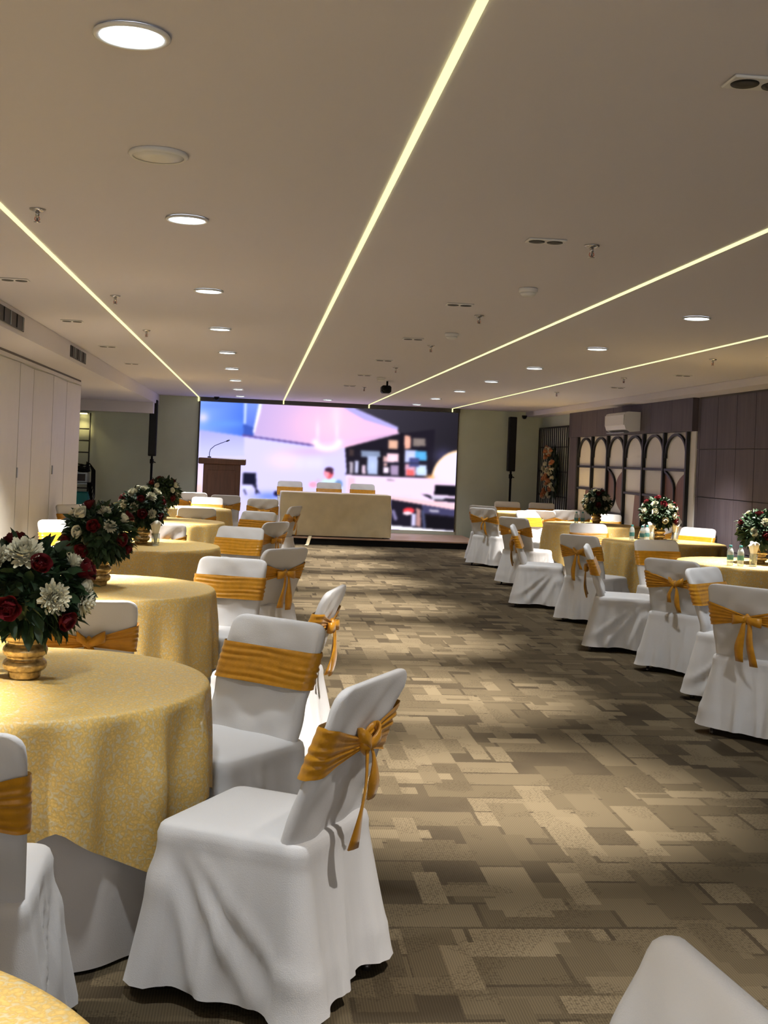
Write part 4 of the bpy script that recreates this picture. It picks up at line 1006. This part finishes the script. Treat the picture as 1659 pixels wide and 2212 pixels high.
# sprinklers
def spr_proto():
    root = empty('sprinkler'); b = MB(); b.lathe([(.036, 0), (.034, -.006), (.018, -.012), (.010, -.012)], 20); b.build('escutcheon', MT['chromepol'], root)
    b = MB(); b.lathe([(.009, -.012), (.009, -.03), (.006, -.032), (.004, -.055)], 12); b.build('body', MT['chromepol'], root)
    b = MB(); b.lathe([(.001, -.055), (.014, -.056), (.015, -.058), (.001, -.059)], 16); b.build('deflector', MT['chromepol'], root)
    b = MB(); b.tube([(-.008, 0, -.034), (-.011, 0, -.045), (-.004, 0, -.055)], .002, 6); b.tube([(.008, 0, -.034), (.011, 0, -.045), (.004, 0, -.055)], .002, 6); b.build('yoke', MT['copper'], root); return root
ps = spr_proto(); f0 = True
for x, y, lab in ((-1.0, 5.4, 'chrome sprinkler near the upper left strip light, nearest to camera'), (-1.0, 8.3, 'chrome sprinkler beside left strip light, second from camera'), (-1.0, 10.6, 'chrome sprinkler beside left strip light, third from camera'),
        (1.5, 5.45, 'chrome sprinkler hanging beside the twin spotlight, clearest at upper right'), (1.5, 8.3, 'chrome sprinkler above the aisle beyond the nearest smoke detector'), (1.5, 10.65, 'chrome sprinkler above the aisle beyond second smoke detector'), (1.5, 13.4, 'chrome sprinkler above the aisle just before the black ceiling projector'), (1.5, 17.4, 'farthest chrome sprinkler above the aisle'),
        (4.07, 10.55, 'chrome sprinkler right of the rightmost strip light, nearest'), (4.08, 13.25, 'chrome sprinkler right of the rightmost strip light, second'), (4.1, 16.4, 'chrome sprinkler right of the rightmost strip light, farthest')):
    o = ps if f0 else copy_tree(ps); f0 = False; o.location = (x, y, ZC - .0005); tag(o, lab, 'sprinkler', 'ceiling sprinklers')
def smoke_proto():
    root = empty('smoke_detector'); b = MB(); b.lathe([(.054, 0), (.056, -.004), (.054, -.022), (.048, -.026)], 28); b.build('base', MT['metalwhite'], root)
    b = MB(); b.lathe([(.046, -.026), (.044, -.036), (.034, -.046), (.030, -.047)], 28); b.build('sensor', MT['metalwhite'], root); return root
pm = smoke_proto(); f0 = True
for x, y, lab in ((1.53, 6.9, 'white round smoke detector on the ceiling, nearest'), (1.51, 9.55, 'white round smoke detector on the ceiling, second'), (1.52, 15.2, 'white round smoke detector, farthest, next to the black projector')):
    o = pm if f0 else copy_tree(pm); f0 = False; o.location = (x, y, ZC - .0005); tag(o, lab, 'smoke detector', 'white smoke detectors')
root = empty('ceiling_speaker', (-.385, 4.25, ZC)); tag(root, 'unlit round white ceiling speaker between the two nearest left downlights', 'ceiling speaker')
b = MB(); b.lathe([(.10, ZC - .0005), (.103, ZC - .010), (.094, ZC - .018), (.088, ZC - .015)], 40, (-.385, 4.25, 0), cap=False); relp(b.build('rim', MT['metalwhite'], None))
b = MB(); b.lathe([(.088, ZC - .001), (.088, ZC - .014), (.05, ZC - .021), (.001, ZC - .024)], 40, (-.385, 4.25, 0)); relp(b.build('grille', MT['metalwhite'], None))
root = empty('ceiling_projector', (1.67, 15.85, ZC)); tag(root, 'small black projector hanging from the ceiling before the screen', 'projector')
b = MB(); b.tube([(1.67, 15.85, ZC - .001), (1.67, 15.85, ZC - .06)], .014, 10); relp(b.build('mount', MT['black'], None))
b = MB(); b.box(1.59, 1.72, 15.75, 15.95, ZC - .16, ZC - .06, bev=.02); relp(b.build('body', MT['black'], None, False))
b = MB(); b.tube([(1.63, 15.75, ZC - .11), (1.63, 15.72, ZC - .11)], .03, 14); relp(b.build('lens', MT['hole'], None))
# small cameras under the screen fascia
for x, y, z, lab in ((-.80, 22.7, ZC, 'small black dome camera on ceiling at upper left screen corner'), (5.02, 22.5, 2.49, 'small black dome camera above the right column speaker')):
    root = empty('dome_camera', (x, y, z)); tag(root, lab, 'camera', 'small dome cameras')
    b = MB(); b.lathe([(.05, z - .0005), (.05, z - .03)], 20, (x, y, 0)); relp(b.build('base', MT['black'], None))
    b = MB(); b.lathe([(.044, z - .03), (.042, z - .045), (.03, z - .062), (.001, z - .07)], 20, (x, y, 0)); relp(b.build('dome', MT['hole'], None))
# air vents on the left bulkhead
for k, (a, c_, lab) in enumerate(((8.45, 9.75, 'dark air vent grille on the left bulkhead, at picture edge'), (12.15, 13.2, 'dark air vent grille on the left bulkhead, farther one'))):
    root = empty('air_vent', (XB, (a + c_) / 2, 2.48)); tag(root, lab, 'air vent', 'bulkhead air vents')
    b = MB(); b.box(XB + .001, XB + .01, a, c_, 2.43, 2.545, bev=.003); relp(b.build('frame', MT['ventdark'], None, False))
    for q in range(6):
        y = a + .06 + (c_ - a - .12) * q / 5; b = MB(); b.box(XB + .0105, XB + .016, y - .006, y + .006, 2.436, 2.54); relp(b.build('slat', MT['greymetal'] if q % 2 else MT['black'], None, False))
lamp_light('niche_lamp', 'SPOT', (-3.27, 22.95, 2.14), 6., (1., .8, .35), spot_size=math.radians(120), spot_blend=.8, shadow_soft_size=.05)
for X in (-1.15, .455, 2.09, 3.71):
    pass

w = bpy.data.worlds.new('World'); sc.world = w; w.use_nodes = True
w.node_tree.nodes['Background'].inputs['Color'].default_value = (.96, .98, 1., 1); w.node_tree.nodes['Background'].inputs['Strength'].default_value = .95
